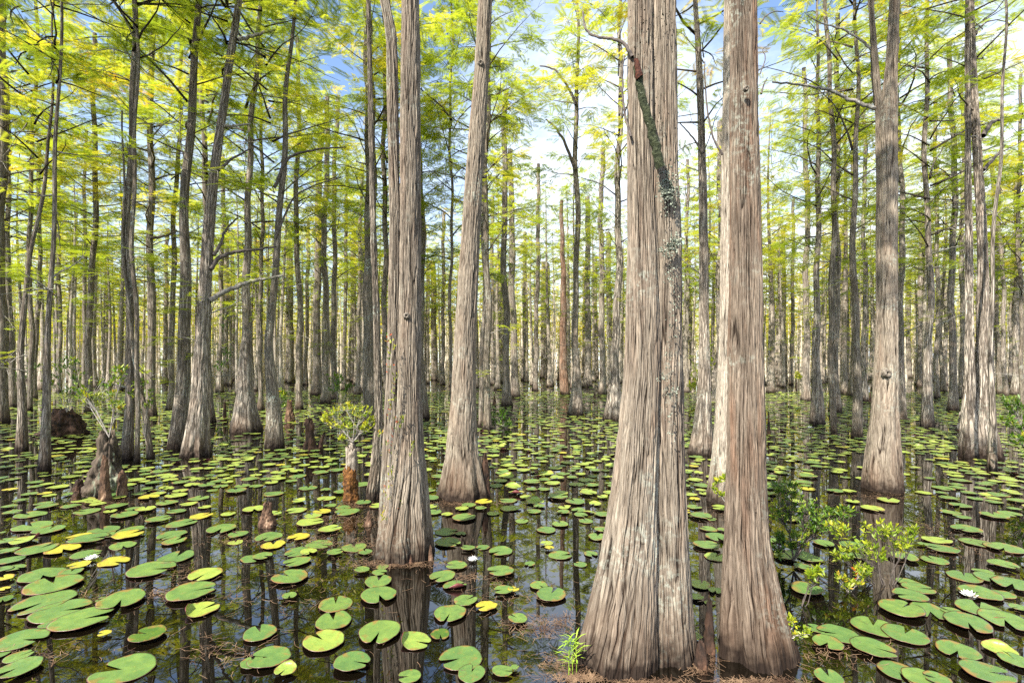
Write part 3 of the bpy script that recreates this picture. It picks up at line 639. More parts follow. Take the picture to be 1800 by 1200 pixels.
# ------------------------------------------------------------------ traced limbs and growths on the near trees
o = limb(tA, 'limb', [(1112, 100), (1100, 68), (1080, 52), (1062, 44), (1045, 30), (1036, 8), (1034, -30)], 0.009, 0.005, M['dead_dark'], ZA - 0.02, 0.2)
limb(tA, 'limb', [(1110, 240), (1102, 215), (1096, 165), (1097, 110), (1102, 88)], 0.007, 0.004, M['dead_dark'], ZA - 0.05, 0.05)
o = limb(tA, 'broken_limb', [(1120, 118), (1127, 160), (1140, 205), (1153, 250), (1163, 292)], 0.017, 0.023, M['moss'], ZA - 0.185, 0.02, 12); tag(o, 'dead mossy limb hanging against the trunk')
q = limb(tA, 'broken_end', [(1118, 104), (1121, 122), (1124, 136)], 0.010, 0.019, M['red_wood'], ZA - 0.20, 0.0, 10)
def crust(tree, name, px_pts, Z, mat, n, size, spread, seed, label=None, front=0.13):
    """ruffled lichen flakes on the bark"""
    r = np.random.default_rng(seed); mb = MB(); loc = np.array(tree.location)
    th = np.arange(7) * 2 * math.pi / 7
    for k in range(n):
        x, y, sx, sy = px_pts[int(r.integers(0, len(px_pts)))]
        x += r.normal(0, sx * spread); y += r.normal(0, sy * spread)
        c = P(x, y, Z - front + r.uniform(-0.012, 0.012)) - loc; s = size * r.uniform(0.4, 1.3)
        nrm = norm(np.array((r.normal(0, .5), -1, r.normal(0, .6)))); a = norm(np.cross(nrm, (0, 0, 1))); b = np.cross(nrm, a)
        rad = s * r.uniform(0.5, 1.2, 7)
        V = [c + nrm * s * 0.2] + [c + rad[j] * (math.cos(th[j]) * a + math.sin(th[j]) * b) + nrm * s * r.uniform(0.2, 0.9) for j in range(7)] + [c - nrm * s * 0.8]
        for j in range(7):
            mb.add([V[0], V[1 + j], V[1 + (j + 1) % 7], V[1 + j]], [(0, 1, 2, 3)][:0]) if False else None
        Q = [(0, 1 + j, 1 + (j + 1) % 7, 1 + (j + 1) % 7) for j in range(7)]
        Q = [(0, 1 + j, 1 + (j + 1) % 7, 1 + (j + 2) % 7) for j in (0, 2, 4)] + [(8, 1 + (j + 2) % 7, 1 + (j + 1) % 7, 1 + j) for j in (0, 2, 4)]
        mb.add(np.array(V), Q)
    o = link(name, mb.mesh(name, [mat]), tree)
    if label: tag(o, label)
    return o
crust(tA, 'lichen', [(1173, 318, 9, 14), (1178, 345, 9, 12), (1170, 335, 6, 6)], ZA, M['lichen'], 420, 0.005, 1.0, 1, 'pale grey-green lichen patch below the broken limb', 0.108)
crust(tA, 'lichen', [(1182, 432, 8, 7), (1174, 440, 7, 6), (1188, 425, 5, 6)], ZA, M['lichen'], 260, 0.005, 1.0, 2, None, 0.112)
crust(tA, 'lichen', [(1180, 480, 6, 12), (1184, 520, 6, 20), (1180, 580, 6, 25), (1172, 640, 4, 30), (1165, 665, 8, 4), (1185, 690, 6, 5), (1177, 745, 4, 30)], ZA, M['lichen'], 230, 0.0045, 1.0, 3, None, 0.122)
crust(tA, 'lichen', [(1125, 20, 9, 18), (1135, 60, 9, 30), (1170, 30, 6, 12), (1150, 200, 10, 40), (1190, 300, 3, 60)], ZA, M['moss'], 120, 0.004, 1.0, 4, None, 0.092)
for pts, r0 in (([(1270, 272), (1256, 240), (1249, 190), (1246, 120), (1250, 92)], 0.006), ([(1336, 42), (1350, 22), (1372, 6), (1392, 2)], 0.004), ([(1336, 130), (1352, 95), (1348, 75), (1368, 60)], 0.003), ([(1338, 165), (1350, 140), (1363, 122)], 0.005)):
    limb(tB, 'limb', pts, r0, r0 * 0.45, M['dead_dark'], ZB, 0.08)
for pts, r0, mt in (([(1557, 212), (1548, 185), (1547, 120), (1553, 50), (1562, -10)], 0.030, 'dead_dark'), ([(1546, 192), (1520, 180), (1490, 160), (1462, 142), (1425, 132), (1378, 124)], 0.026, 'twig'),
                    ([(1574, 98), (1588, 70), (1598, 40), (1606, 0)], 0.024, 'twig'), ([(1576, 152), (1605, 128), (1632, 104), (1652, 86)], 0.016, 'twig'), ([(1542, 100), (1528, 70), (1500, 40), (1455, 20), (1440, 0)], 0.016, 'twig')):
    limb(tQ, 'limb', pts, r0, r0 * 0.4, M[mt], ZQ, 0.25)
for pts, r0, mt in (([(418, 70), (435, 58), (455, 42), (470, 30)], 0.035, 'twig'), ([(392, 222), (405, 214), (424, 201)], 0.03, 'twig'), ([(370, 526), (396, 508), (427, 493), (455, 486), (482, 478)], 0.045, 'twig'),
                    ([(370, 472), (380, 450), (398, 440), (430, 434), (470, 425)], 0.04, 'dead_dark'), ([(376, 448), (382, 425), (381, 400), (400, 372)], 0.03, 'dead_dark'), ([(385, 300), (400, 270), (430, 245)], 0.025, 'dead_dark')):
    limb(tF, 'limb', pts, r0, r0 * 0.4, M[mt], ZF, 0.3)
for pts, r0, tt, ZZ in (([(265, 418), (285, 412), (298, 400)], 0.05, MIDT[9][3], zof(732)), ([(1012, 300), (990, 240), (975, 215), (960, 200)], 0.05, tV, zof(730)), ([(1013, 185), (1000, 150), (975, 112), (950, 105)], 0.045, tV, zof(730)),
                    ([(1728, 240), (1760, 205), (1790, 195)], 0.04, tR, ZR), ([(1728, 300), (1770, 265), (1800, 240)], 0.03, tR, ZR), ([(1236, 270), (1225, 235), (1205, 200)], 0.02, tS, zof(800)),
                    ([(483, 330), (500, 275), (520, 262), (560, 250), (598, 246)], 0.03, tI, zof(787)), ([(484, 420), (510, 340), (545, 318), (590, 300)], 0.02, tI, zof(787))):
    limb(tt, 'limb', pts, r0, r0 * 0.4, M['dead_dark'], ZZ, 0.3)
# knots on the trunks
def knot(tree, x, y, Z, rr, wpx):
    k = np.random.default_rng(int(x + y)); th = np.linspace(0, 2 * math.pi, 15)[:-1]
    s = wpx * Z / F; c = P(x, y, Z - rr) - np.array(tree.location); V = []; rings = 5
    for i, (q, d) in enumerate(((1.7, 0.02), (1.3, -0.004), (0.9, -0.011), (0.5, -0.006), (0.15, 0.012))):
        for t_ in th: V.append(c + np.array((math.cos(t_) * s * q, d * s / 0.02, math.sin(t_) * s * q * 1.1)) + k.normal(0, s * 0.12, 3))
    Q = [(i * 14 + j, i * 14 + (j + 1) % 14, (i + 1) * 14 + (j + 1) % 14, (i + 1) * 14 + j) for i in range(4) for j in range(14)]
    Q2 = [[56 + j for j in range(14)]]
    me = mesh_np('knot', V, [np.array(Q), np.array(Q2)], M['knot'], {'bk': np.array(V), 'crk': np.full(len(V), 0.5)})
    link('knot', me, tree)
for x, y, w_ in ((714, 555, 3.4),): knot(tC, x, y, ZC, 17 * ZC / F, w_)
for x, y, w_ in ((845, 110, 3.6),): knot(tE, x, y, ZE, 15 * ZE / F, w_)
for x, y, w_ in ((1312, 155, 3.0),): knot(tB, x, y, ZB, 29 * ZB / F, w_)
for x, y, w_ in ((1560, 656, 5),): knot(tQ, x, y, ZQ, 17 * ZQ / F, w_)

# ------------------------------------------------------------------ the cypresses farther in (copies) and the far wood
rf = np.random.default_rng(77)
def proto_trunk(seed, H, r0):
    r = np.random.default_rng(seed)
    zs = np.concatenate((np.linspace(-0.1, 1.8, 12), np.linspace(2.1, H, 22)))
    X = 0.10 * np.sin(zs * r.uniform(0.2, 0.5) + r.uniform(0, 6)) * np.clip(zs / 3, 0, 1) + r.uniform(-0.02, 0.02) * zs
    Y = 0.10 * np.sin(zs * r.uniform(0.2, 0.5) + r.uniform(0, 6)) * np.clip(zs / 3, 0, 1)
    R = r0 * (1 - zs / H) ** 0.7 * 0.95 + 0.012 + r0 * r.uniform(0.9, 1.6) * np.exp(-np.maximum(zs, 0) / r.uniform(0.45, 0.8))
    return trunk_mesh('trunk', zs, X, Y, R, None, 12, seed, 0, 6, 0.2), X, zs
PROT = []
for i in range(10):
    H = [12.5, 13.0, 11.5, 14.0, 12.0, 10.5, 12.8, 14.5, 11.8, 13.5][i]
    me, X, zs = proto_trunk(900 + i, H, [0.11, 0.085, 0.08, 0.125, 0.09, 0.07, 0.10, 0.115, 0.085, 0.10][i])
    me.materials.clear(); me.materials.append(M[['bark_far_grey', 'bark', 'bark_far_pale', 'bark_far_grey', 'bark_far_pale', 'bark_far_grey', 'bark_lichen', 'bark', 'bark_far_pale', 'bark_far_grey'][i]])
    PROT.append((me, H, X, zs))
occupied = [(t.location.x, t.location.y) for t, *_ in TREES]
far = []
tries = 0
while len(far) < 195 and tries < 40000:
    tries += 1
    Z = 19 + 29 * math.sqrt(rf.random()); X = rf.uniform(-1.10, 1.10) * Z
    if Z < 24 and rf.random() < 0.6: continue
    if abs(X / Z - 0.115) < 0.05 and Z < 27: continue
    if min((X - a) ** 2 + (Y_ - Z) ** 2 for a, Y_ in occupied) < 1.5 ** 2: continue
    occupied.append((X, Z)); far.append((X, Z))
FLOOK = ['grey', 'brown', 'pale', 'grey', 'pale', 'grey', 'lichen-flecked', 'brown', 'pale', 'grey']
fargap = {}
for X, Z in sorted(far, key=lambda q: q[0] / q[1]):
    ip = int(rf.integers(0, len(PROT))); me, H, TX, zs = PROT[ip]
    px = CX + X / Z * F; a, b_ = gap(px); dist = 'far' if Z < 33 else 'very far'
    t = tag(empty('cypress_tree', (X, Z, 0), rf.uniform(0, 6.28)), None, 'tree', 'distant slim cypresses deep in the stand')
    fargap.setdefault((dist, FLOOK[ip], a, b_), []).append(t)
    s = rf.uniform(0.85, 1.12); t.scale = (s, s, s)
    link('trunk', me, t)
    if rf.random() < 0.7: link('dead_branches', TWIGS[int(rf.integers(0, 5))], t, (float(np.interp(4, zs, TX)), 0, rf.uniform(0.5, 3.0)))
    hc = H * rf.uniform(0.30, 0.46)
    cm = CROWNS[int(rf.integers(0, 6))] if rf.random() > 0.45 else (CROWN_SPARSE, *CROWNS_THIN)[int(rf.integers(0, 4))]
    c = link('crown', cm, t, (float(np.interp(hc, zs, TX)), 0, hc)); c.scale = (rf.uniform(.85, 1.15), rf.uniform(.85, 1.15), (H - hc) / 9.0)
    c.rotation_euler = (0, 0, rf.uniform(0, 6.28))

for (dist, lk, a, b_), ts in fargap.items():
    for k, t in enumerate(ts): t['label'] = '%s%s %s cypress between %s and %s' % ('' if len(ts) == 1 else ORD[k] + ' ', dist, lk, a.replace('the ', '', 1), b_.replace('the ', '', 1))
# far wood: one mass nobody could count
def far_wood():
    mb = MB(); r = np.random.default_rng(5)
    pos = []; dirs = []; sc = []; ti = []
    for k in range(2500):
        Z = 49 + 76 * r.random() ** 0.8; X = r.uniform(-1.15, 1.15) * Z; H = r.uniform(10.5, 14.5); r0 = r.uniform(0.055, 0.10)
        zs = np.array((-0.1, 0.25, 0.8, 1.8, H * 0.5, H)); rr = np.array((2.4, 2.0, 1.35, 1.05, 0.8, 0.15)) * r0
        lean = r.uniform(-0.02, 0.02)
        mb.tube(np.stack((X + lean * zs, np.full(6, Z), zs), 1), rr, 0, 6)
        hc = H * r.uniform(0.33, 0.5); n = 62; t = r.random(n) ** 1.1
        rad = 2.0 * np.sqrt(r.random(n)) * (1 - t) ** 0.5 * (0.6 + 0.6 * (t < 0.7)); a = r.random(n) * 6.28
        tier = np.round((hc + t * (H - hc)) * 1.4) / 1.4 + r.normal(0, 0.10, n)
        pos.append(np.stack((X + rad * np.cos(a), Z + rad * np.sin(a), tier), 1))
        dirs.append(np.stack((np.cos(a + r.normal(0, .6, n)), np.sin(a + r.normal(0, .6, n)), r.uniform(-.3, .2, n)), 1))
        sc.append(r.uniform(0.35, 0.75, n)); ti.append(r.normal(r.uniform(0.45, 0.98), 0.08, n))
    n = 24000; Z = r.uniform(92, 130, n); X = r.uniform(-1.2, 1.2, n) * Z; hh = 11.0 * r.random(n) ** 1.2
    pos.append(np.stack((X, Z, np.round(hh * 1.2) / 1.2 + r.normal(0, .15, n)), 1)); a = r.random(n) * 6.28
    dirs.append(np.stack((np.cos(a), np.sin(a), r.uniform(-.3, .5, n)), 1)); sc.append(r.uniform(0.6, 1.5, n)); ti.append(np.clip(0.5 + hh * 0.045 + 0.25 * np.sin(X * 0.15) * np.sin(X * 0.043 + 1) + r.normal(0, .08, n), 0, 1))
    pos = np.concatenate(pos); Y = norm(np.concatenate(dirs)); up = norm(np.array((0, 0, 1.0)) + r.normal(0, 0.25, (len(pos), 3)))
    X = norm(np.cross(Y, up)); Zv = np.cross(X, Y)
    mb.scatter(SPV_L, SPQ_L, pos, X, Y, Zv, np.concatenate(sc), np.clip(np.concatenate(ti), 0, 1))
    return mb.mesh('distant_cypress_wood', [M['bark_far'], M['needles']])
M['bark_far'] = simple('bark_far', (0.46, 0.38, 0.29), (0.72, 0.63, 0.50), 1.5, stretch=(1, 1, 0.2))  # colour raised to carry the sunlit look of the farthest trunks
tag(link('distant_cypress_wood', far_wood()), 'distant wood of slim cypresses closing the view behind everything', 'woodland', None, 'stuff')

# trees to the left of and behind the photographer: they shade the water
sh = np.random.default_rng(15)
SHADE = [(-9.5, 3.0), (-13.0, -1.0), (-8.0, -9.5), (-14.5, 4.5), (4.5, -11.5), (-19, 1.5), (-18, 9), (-23, 6), (-22, 14)]
for X, Yy in SHADE:
    me, H, TX, zs = PROT[int(sh.integers(0, len(PROT)))]
    t = tag(empty('cypress_tree', (X, Yy, 0), sh.uniform(0, 6.28)), 'slim cypress outside the picture, %s' % ['nearest on the left', 'left beyond the nearest', 'behind to the left', 'left by the edge trunk', 'behind to the right', 'farther left', 'far left ahead', 'farthest left', 'farthest left ahead'][SHADE.index((X, Yy))], 'tree', 'cypresses around the photographer')
    link('trunk', me, t); hc = H * 0.45
    c = link('crown', CROWNS[int(sh.integers(0, 6))], t, (float(np.interp(hc, zs, TX)), 0, hc)); c.scale = (1.1, 1.1, (H - hc) / 9.0); c.rotation_euler = (0, 0, sh.uniform(0, 6.28))

# ------------------------------------------------------------------ lily pads
def pad_mesh(seed, mat, nth=40, rings=5, curl=0.0, skirt=True, rag=0.02):
    r = np.random.default_rng(seed)
    half = math.radians(r.uniform(5, 17)); th = np.linspace(half, 2 * math.pi - half, nth)
    rim = 1 + rag * np.sin(th * 3 + r.uniform(0, 6)) + rag * 0.6 * np.sin(th * 7 + r.uniform(0, 6)) + r.normal(0, rag * 0.35, nth)
    # rounded lobes beside the notch
    rim *= 1 - 0.10 * np.exp(-((th - half) / 0.10) ** 2) - 0.10 * np.exp(-((2 * math.pi - half - th) / 0.10) ** 2)
    rr = np.array([0.0, 0.25, 0.5, 0.75, 0.92, 1.0]) if rings == 5 else np.array([0.0, 0.6, 1.0])
    RR, TH = np.meshgrid(rr, th, indexing='ij'); R = RR * rim[None, :]
    X = R * np.cos(TH) + (0.05 * (1 - RR)) ; Y = R * np.sin(TH) * r.uniform(0.9, 1.0)
    Z = 0.022 * np.sin(TH * 2 + r.uniform(0, 6)) * RR ** 2 + 0.014 * np.sin(TH * 5 + r.uniform(0, 6)) * RR ** 3 + 0.02 * RR ** 4
    if curl > 0:
        c0 = r.uniform(1.5, 4.8); w = np.exp(-((TH - c0) / 0.9) ** 2); k = np.clip((RR - 0.6) / 0.4, 0, 1)
        Z = Z + curl * w * k ** 1.2; sh_ = 1 - 0.33 * w * k ** 2; X *= sh_; Y *= sh_
    m = len(rr)
    V = np.stack((X, Y, Z), -1).reshape(-1, 3); pc = V.copy(); pc[:, 0] = (RR * np.cos(TH)).ravel(); pc[:, 1] = (RR * np.sin(TH)).ravel()
    i = np.arange(m - 1)[:, None] * nth; j = np.arange(nth - 1)[None, :]
    Q = np.stack((i + j, i + nth + j, i + nth + j + 1, i + j + 1), -1).reshape(-1, 4)
    if skirt:
        base = (m - 1) * nth; E = V[base:base + nth].copy(); E[:, :2] *= 0.985; E[:, 2] -= 0.022; k0 = len(V)
        V = np.concatenate((V, E)); pc = np.concatenate((pc, pc[base:base + nth]))
        jj = np.arange(nth - 1); Q = np.concatenate((Q, np.stack((base + jj, k0 + jj, k0 + jj + 1, base + jj + 1), 1)))
    return mesh_np('lily_pad', V, [Q], mat, {'pc': pc}, True)
PADM = {'green': [pad_mesh(i, M['pad']) for i in range(9)], 'lime': [pad_mesh(20 + i, M['pad_lime']) for i in range(4)],
        'yellow': [pad_mesh(40 + i, M['pad_yellow'], rag=0.04) for i in range(4)], 'sunken': [pad_mesh(60 + i, M['pad_under']) for i in range(2)],
        'curled': [pad_mesh(70 + i, M['pad_lime' if i % 2 else 'pad'], curl=0.42, rag=0.03) for i in range(4)]}
def T(ox, oy, rows, k='green'): return [(ox + a / 4, oy + b / 4, c / 4, (d[0] if d else k)) for a, b, c, *d in rows]
g, y_, s_, c_, l_ = 'green', 'yellow', 'sunken', 'curled', 'lime'
PADS = T(0, 900, [(215,20,190),(230,105,230),(345,130,190),(875,27,160),(1115,60,155),(1280,80,190),(1415,30,140,y_),(20,150,40),(50,212,130),(185,210,180,c_),(730,128,190),(800,155,160),(930,130,150),(905,165,180,y_),(625,200,230),
    (865,237,165),(555,175,140,y_),(440,268,200,y_),(265,270,230),(55,285,120),(605,298,175),(1210,163,185),(1225,210,155),(1560,125,200),(1675,168,130),(1655,215,100,l_),(80,340,160),(110,400,120),(30,412,100),(30,480,110,y_),
    (30,540,70,y_),(300,447,280),(500,430,150),(380,520,320),(560,385,130,y_),(800,350,200,y_),(1240,320,235),(1065,410,290),(1445,448,215,l_),(1345,575,300),(1770,330,150),(310,640,360),(430,705,340),(575,770,355),(855,632,305),
    (740,615,110),(150,905,300),(340,805,115),(130,1035,160),(130,1120,260),(870,1110,390),(1410,695,240,c_),(1770,1070,150),(735,868,80,y_),(1040,880,220,s_),(-40,1000,200),(20,620,110,s_)])
PADS += T(450, 900, [(385,75,180,l_),(400,35,120,l_),(520,130,160,l_),(90,175,180),(120,235,160,y_),(300,180,150,y_),(465,5,130,y_),(640,10,170),(445,230,185),(300,285,180),(370,285,120,l_),(45,320,130),(555,295,110),(690,250,175),
    (770,285,100),(290,355,185),(240,468,245),(745,420,105),(890,385,90),(870,428,105),(860,495,205),(865,595,245),(235,605,100),(560,650,260),(545,770,270),(475,915,290,l_),(870,855,300),(675,1075,250),(1115,910,235,c_),(1295,865,135,s_),
    (30,860,220),(95,1040,280),(210,1130,150,c_),(1340,140,165),(1440,155,80),(1350,220,180),(1465,45,170),(1490,265,105),(1595,250,100),(1720,278,165),(1410,382,150),(1310,463,195),(1720,428,190),(1400,520,170,c_),(1475,625,170),
    (1365,720,235),(1620,675,155,y_),(1740,565,140),(1440,1030,300),(1515,1140,205),(1735,1130,150),(1080,1175,160)])
PADS += T(900, 900, [(10,560,80,y_),(70,65,95),(240,130,135),(340,90,120),(245,230,90,l_),(265,265,70,y_),(340,305,165),(125,368,80),(190,525,130),(275,590,215),(40,768,140),(480,370,95),(555,298,100),(600,180,135),(630,130,100),
    (670,90,50),(520,65,110),(485,22,100),(640,20,120),(20,1110,60),(1330,35,150),(1400,50,80),(1380,122,120),(1480,130,70),(1440,185,160),(1370,243,180),(1430,318,155,l_),(1325,515,150,l_),(1430,560,100,l_),(1300,610,100,l_),(1300,895,80,l_),(1390,640,80,l_)])
PADS += T(1350, 900, [(50,205,90),(150,50,140,l_),(300,110,150,l_),(120,320,160,l_),(230,300,170),(300,330,150),(390,225,140),(250,395,120),(275,555,215),(600,235,170),(640,260,120),(560,310,100),(620,320,120),(950,325,175),(1170,340,160),
    (1185,200,180,l_),(1220,262,200),(1090,235,70),(1395,130,180),(1460,215,190),(1660,255,230),(1365,40,100),(1590,30,160),(1650,380,165),(1380,455,210),(1510,425,120),(1550,468,180),(1490,580,230),(1720,520,230),(1650,580,150),
    (990,500,150),(1060,545,190),(1000,598,205),(940,695,285),(1140,698,255),(1295,705,130),(1490,690,270),(1660,770,290),(1405,795,295),(740,805,290),(960,865,270),(500,870,260),(740,970,270),(420,940,200),(330,820,120),(1335,980,250),
    (1630,980,200,c_),(1740,1060,190),(1540,1150,300),(920,1125,260),(1100,1180,260),(1760,680,110),(430,1180,200),(1190,1195,160)])

FEET = [(np.array(t.location)[:2], rb) for t, Z_, ax_, x_, rb in TREES]
def clear_of_feet(x, y, m=0.04):
    for (fx, fy), rb in FEET:
        if (fx - x) ** 2 + (fy - y) ** 2 < (rb + m) ** 2: return False
    return True
PLAND = [((160, 985), 'the left white water lily'), ((831, 986), 'the middle white water lily'), ((1703, 1048), 'the right white water lily'), ((712, 985), 'the two-stemmed grey cypress'), ((812, 875), 'the leaning middle cypress'),
         ((1076, 1180), 'the giant cypress'), ((1332, 1180), 'the reddish cypress'), ((1553, 865), 'the pale forked cypress'), ((185, 870), 'the mossy grey stump'), ((470, 925), 'the lone reddish knee'), ((617, 878), 'the rust-brown stump'),
         ((345, 800), 'the skirted cypress'), ((1234, 798), 'the fluted grey cypress'), ((1730, 805), 'the double cypress'), ((60, 1180), 'the lower left corner'), ((1760, 1180), 'the lower right corner'), ((450, 1190), 'the bottom edge left of centre'),
         ((800, 1195), 'the bottom edge at centre'), ((1560, 1190), 'the bottom edge right of centre'), ((10, 1000), 'the left edge'), ((1790, 900), 'the right edge'), ((483, 785), 'the lichen-blotched cypress'), ((1011, 728), 'the cone-footed cypress'), ((78, 826), 'the thin dark leaning cypress'),
         ((1436, 744), 'the red-footed cypress'), ((1080, 736), 'the bell-footed pale cypress')]
NUM = ORD + ['thirteenth', 'fourteenth', 'fifteenth', 'sixteenth', 'seventeenth', 'eighteenth', 'nineteenth', 'twentieth', 'twenty-first', 'twenty-second', 'twenty-third', 'twenty-fourth']
pr = np.random.default_rng(31)
# fill-in pads behind the traced ones
cell = {}
def near_taken(x, y, d):
    a, b = int(math.floor(x / 0.3)), int(math.floor(y / 0.3))
    for i in (-1, 0, 1):
        for j in (-1, 0, 1):
            for (px_, py_, pd) in cell.get((a + i, b + j), ()):
                if (px_ - x) ** 2 + (py_ - y) ** 2 < ((d + pd) * 0.5 * 0.88) ** 2: return True
    return False
def take(x, y, d): cell.setdefault((int(math.floor(x / 0.3)), int(math.floor(y / 0.3))), []).append((x, y, d))
allpads = []
for x, yv, w, kind in PADS:
    q = on_water(x, yv); d = w * q[1] / F * 1.03
    allpads.append((q[0], q[1], d, kind)); take(q[0], q[1], d)
def dens(px, py):
    d = 0.8
    if 860 < px < 1060 and py > 690: d = 0.50
    if px < 140 and py > 780: d = 0.35
    if 380 < px < 500 and py < 800: d = 0.45
    return d
rest = []
for zone, n_try in (((4.6, 6.5), 1700), ((6.5, 12), 7000), ((12, 26), 34000)):
    for k in range(n_try):
        Z = math.sqrt(pr.uniform(zone[0] ** 2, zone[1] ** 2)); x = pr.uniform(-1.12, 1.12) * Z; px, py = CX + x / Z * F, HY + CAMH / Z * F
        if pr.random() > dens(px, py): continue
        # drifts and open leads
        cl = math.sin(x * 1.1 + 2 * math.sin(Z * 0.5)) + math.sin(Z * 0.9 + 1.3 * math.sin(x * 0.7))
        if cl < -1.0 and pr.random() < 0.8: continue
        d = pr.uniform(0.12, 0.235) if Z < 12 else pr.uniform(0.16, 0.27)
        if py > 905 and Z < 4.82: continue
        if near_taken(x, Z, d) or not clear_of_feet(x, Z, d * 0.35): continue
        take(x, Z, d); u = pr.random()
        kind = 'yellow' if u < 0.04 + (0.06 if 330 < px < 650 and py > 850 else 0) else 'curled' if u < 0.12 else 'lime' if u < 0.45 + (0.25 if py < 850 else 0) else 'green'
        rest.append((x, Z, d, kind))
rest.sort(key=lambda q: q[1] / q[2])
vis = [q for q in rest if abs(q[0] / q[1]) < 1.055]
n_ind = 300 - len(allpads)
ind_ids = set(map(id, vis[:n_ind])); allpads += vis[:n_ind]; rest = [q for q in rest if id(q) not in ind_ids]
KW = {'green': 'green', 'lime': 'bright yellow-green', 'yellow': 'blotched yellow', 'sunken': 'dark half-sunken', 'curled': 'curled red-rimmed'}
pad_lab = {}
for k, (x, yy, d, kind) in enumerate(allpads):
    ms = PADM[kind]; me = ms[k % len(ms)]
    o = link('lily_pad', me, None, (x, yy, 0.005 + 0.0042 * (k % 5)))
    a = pr.uniform(0, 6.28)
    o.rotation_euler = (pr.normal(0, 0.012), pr.normal(0, 0.012), a); o.scale = (d / 2, d / 2 * pr.uniform(0.94, 1.02), d / 2)
    tag(o, None, 'lily pad', 'lily pads floating on the dark water')
    px, py = CX + x / yy * F, HY + CAMH / yy * F
    (lx, ly), ln = min(PLAND, key=lambda q: (q[0][0] - px) ** 2 + ((q[0][1] - py) * 1.4) ** 2)
    dx, dy = px - lx, py - ly
    side = ('left of' if dx < 0 else 'right of') if abs(dx) > abs(dy) * 1.3 else ('in front of' if dy > 0 else 'beyond')
    if 'edge' in ln or 'corner' in ln: side = 'by'
    pad_lab.setdefault((KW[kind], side, ln), []).append((dx * dx + dy * dy, o))
for (kw, side, ln), v in pad_lab.items():
    v.sort(key=lambda q: q[0])
    for i, (_, o) in enumerate(v):
        o['label'] = '%s lily pad%s %s %s' % (kw, '' if len(v) == 1 else (', nearest one' if i == 0 else ', %s nearest' % NUM[min(i, len(NUM) - 1)]), side, ln)
def pad_rest():
    V = []; Q = []; MI = []; PC = []; n0 = 0
    temps = []
    for i in range(6):
        m = pad_mesh(200 + i, M['pad'], nth=18, rings=2, skirt=False, curl=0.3 if i == 5 else 0)
        v = np.empty(len(m.vertices) * 3, np.float32); m.vertices.foreach_get('co', v); q = np.empty(len(m.polygons) * 4, np.int32); m.loops.foreach_get('vertex_index', q)
        pc = np.empty(len(m.vertices) * 3, np.float32); m.attributes['pc'].data.foreach_get('vector', pc)
        temps.append((v.reshape(-1, 3), q.reshape(-1, 4), pc.reshape(-1, 3)))
    for x, yy, d, kind in rest:
        v, q, pc = temps[5 if kind == 'curled' else int(pr.integers(0, 5))]; a = pr.uniform(0, 6.28); c, s = math.cos(a) * d / 2, math.sin(a) * d / 2
        w = np.stack((v[:, 0] * c - v[:, 1] * s + x, v[:, 0] * s + v[:, 1] * c + yy, v[:, 2] * d / 2 + 0.006 + pr.random() * 0.012), 1)
        V.append(w); Q.append(q + n0); MI.append(np.full(len(q), {'green': 0, 'lime': 1, 'yellow': 2, 'curled': 1}[kind])); PC.append(pc + np.array((0, 0, pr.uniform(0, 50)))); n0 += len(v)
    # far ones
    th = np.linspace(0.15, 2 * math.pi - 0.15, 9); tv = np.concatenate(([[0, 0, 0]], np.stack((np.cos(th), np.sin(th), np.zeros(9)), 1))); tq = np.array([(0, 1 + j, 2 + j, 3 + j) for j in (0, 2, 4, 6)])
    n = 9000; Z = np.sqrt(pr.uniform(26 ** 2, 90 ** 2, n)); X = pr.uniform(-1.12, 1.12, n) * Z; d = pr.uniform(0.2, 0.34, n)
    W = tv[None] * (d / 2)[:, None, None]; W[:, :, 0] += X[:, None]; W[:, :, 1] += Z[:, None]; W[:, :, 2] += (0.008 + pr.random(n) * 0.01)[:, None]
    V.append(W.reshape(-1, 3)); Q.append(((tq[None] + (np.arange(n) * 10)[:, None, None]).reshape(-1, 4)) + n0); MI.append(np.repeat(np.where(pr.random(n) < 0.6, 1, np.where(pr.random(n) < 0.7, 0, 2)), 4)); PC.append(np.tile(tv, (n, 1)))
    me = mesh_np('lily_pads', np.concatenate(V), [np.concatenate(Q)], [M['pad'], M['pad_lime'], M['pad_yellow']], {'pc': np.concatenate(PC)}, True, np.concatenate(MI))
    tag(link('lily_pads', me), 'drifts of smaller lily pads spreading back between the trunks', 'lily pads', None, 'stuff')
pad_rest()

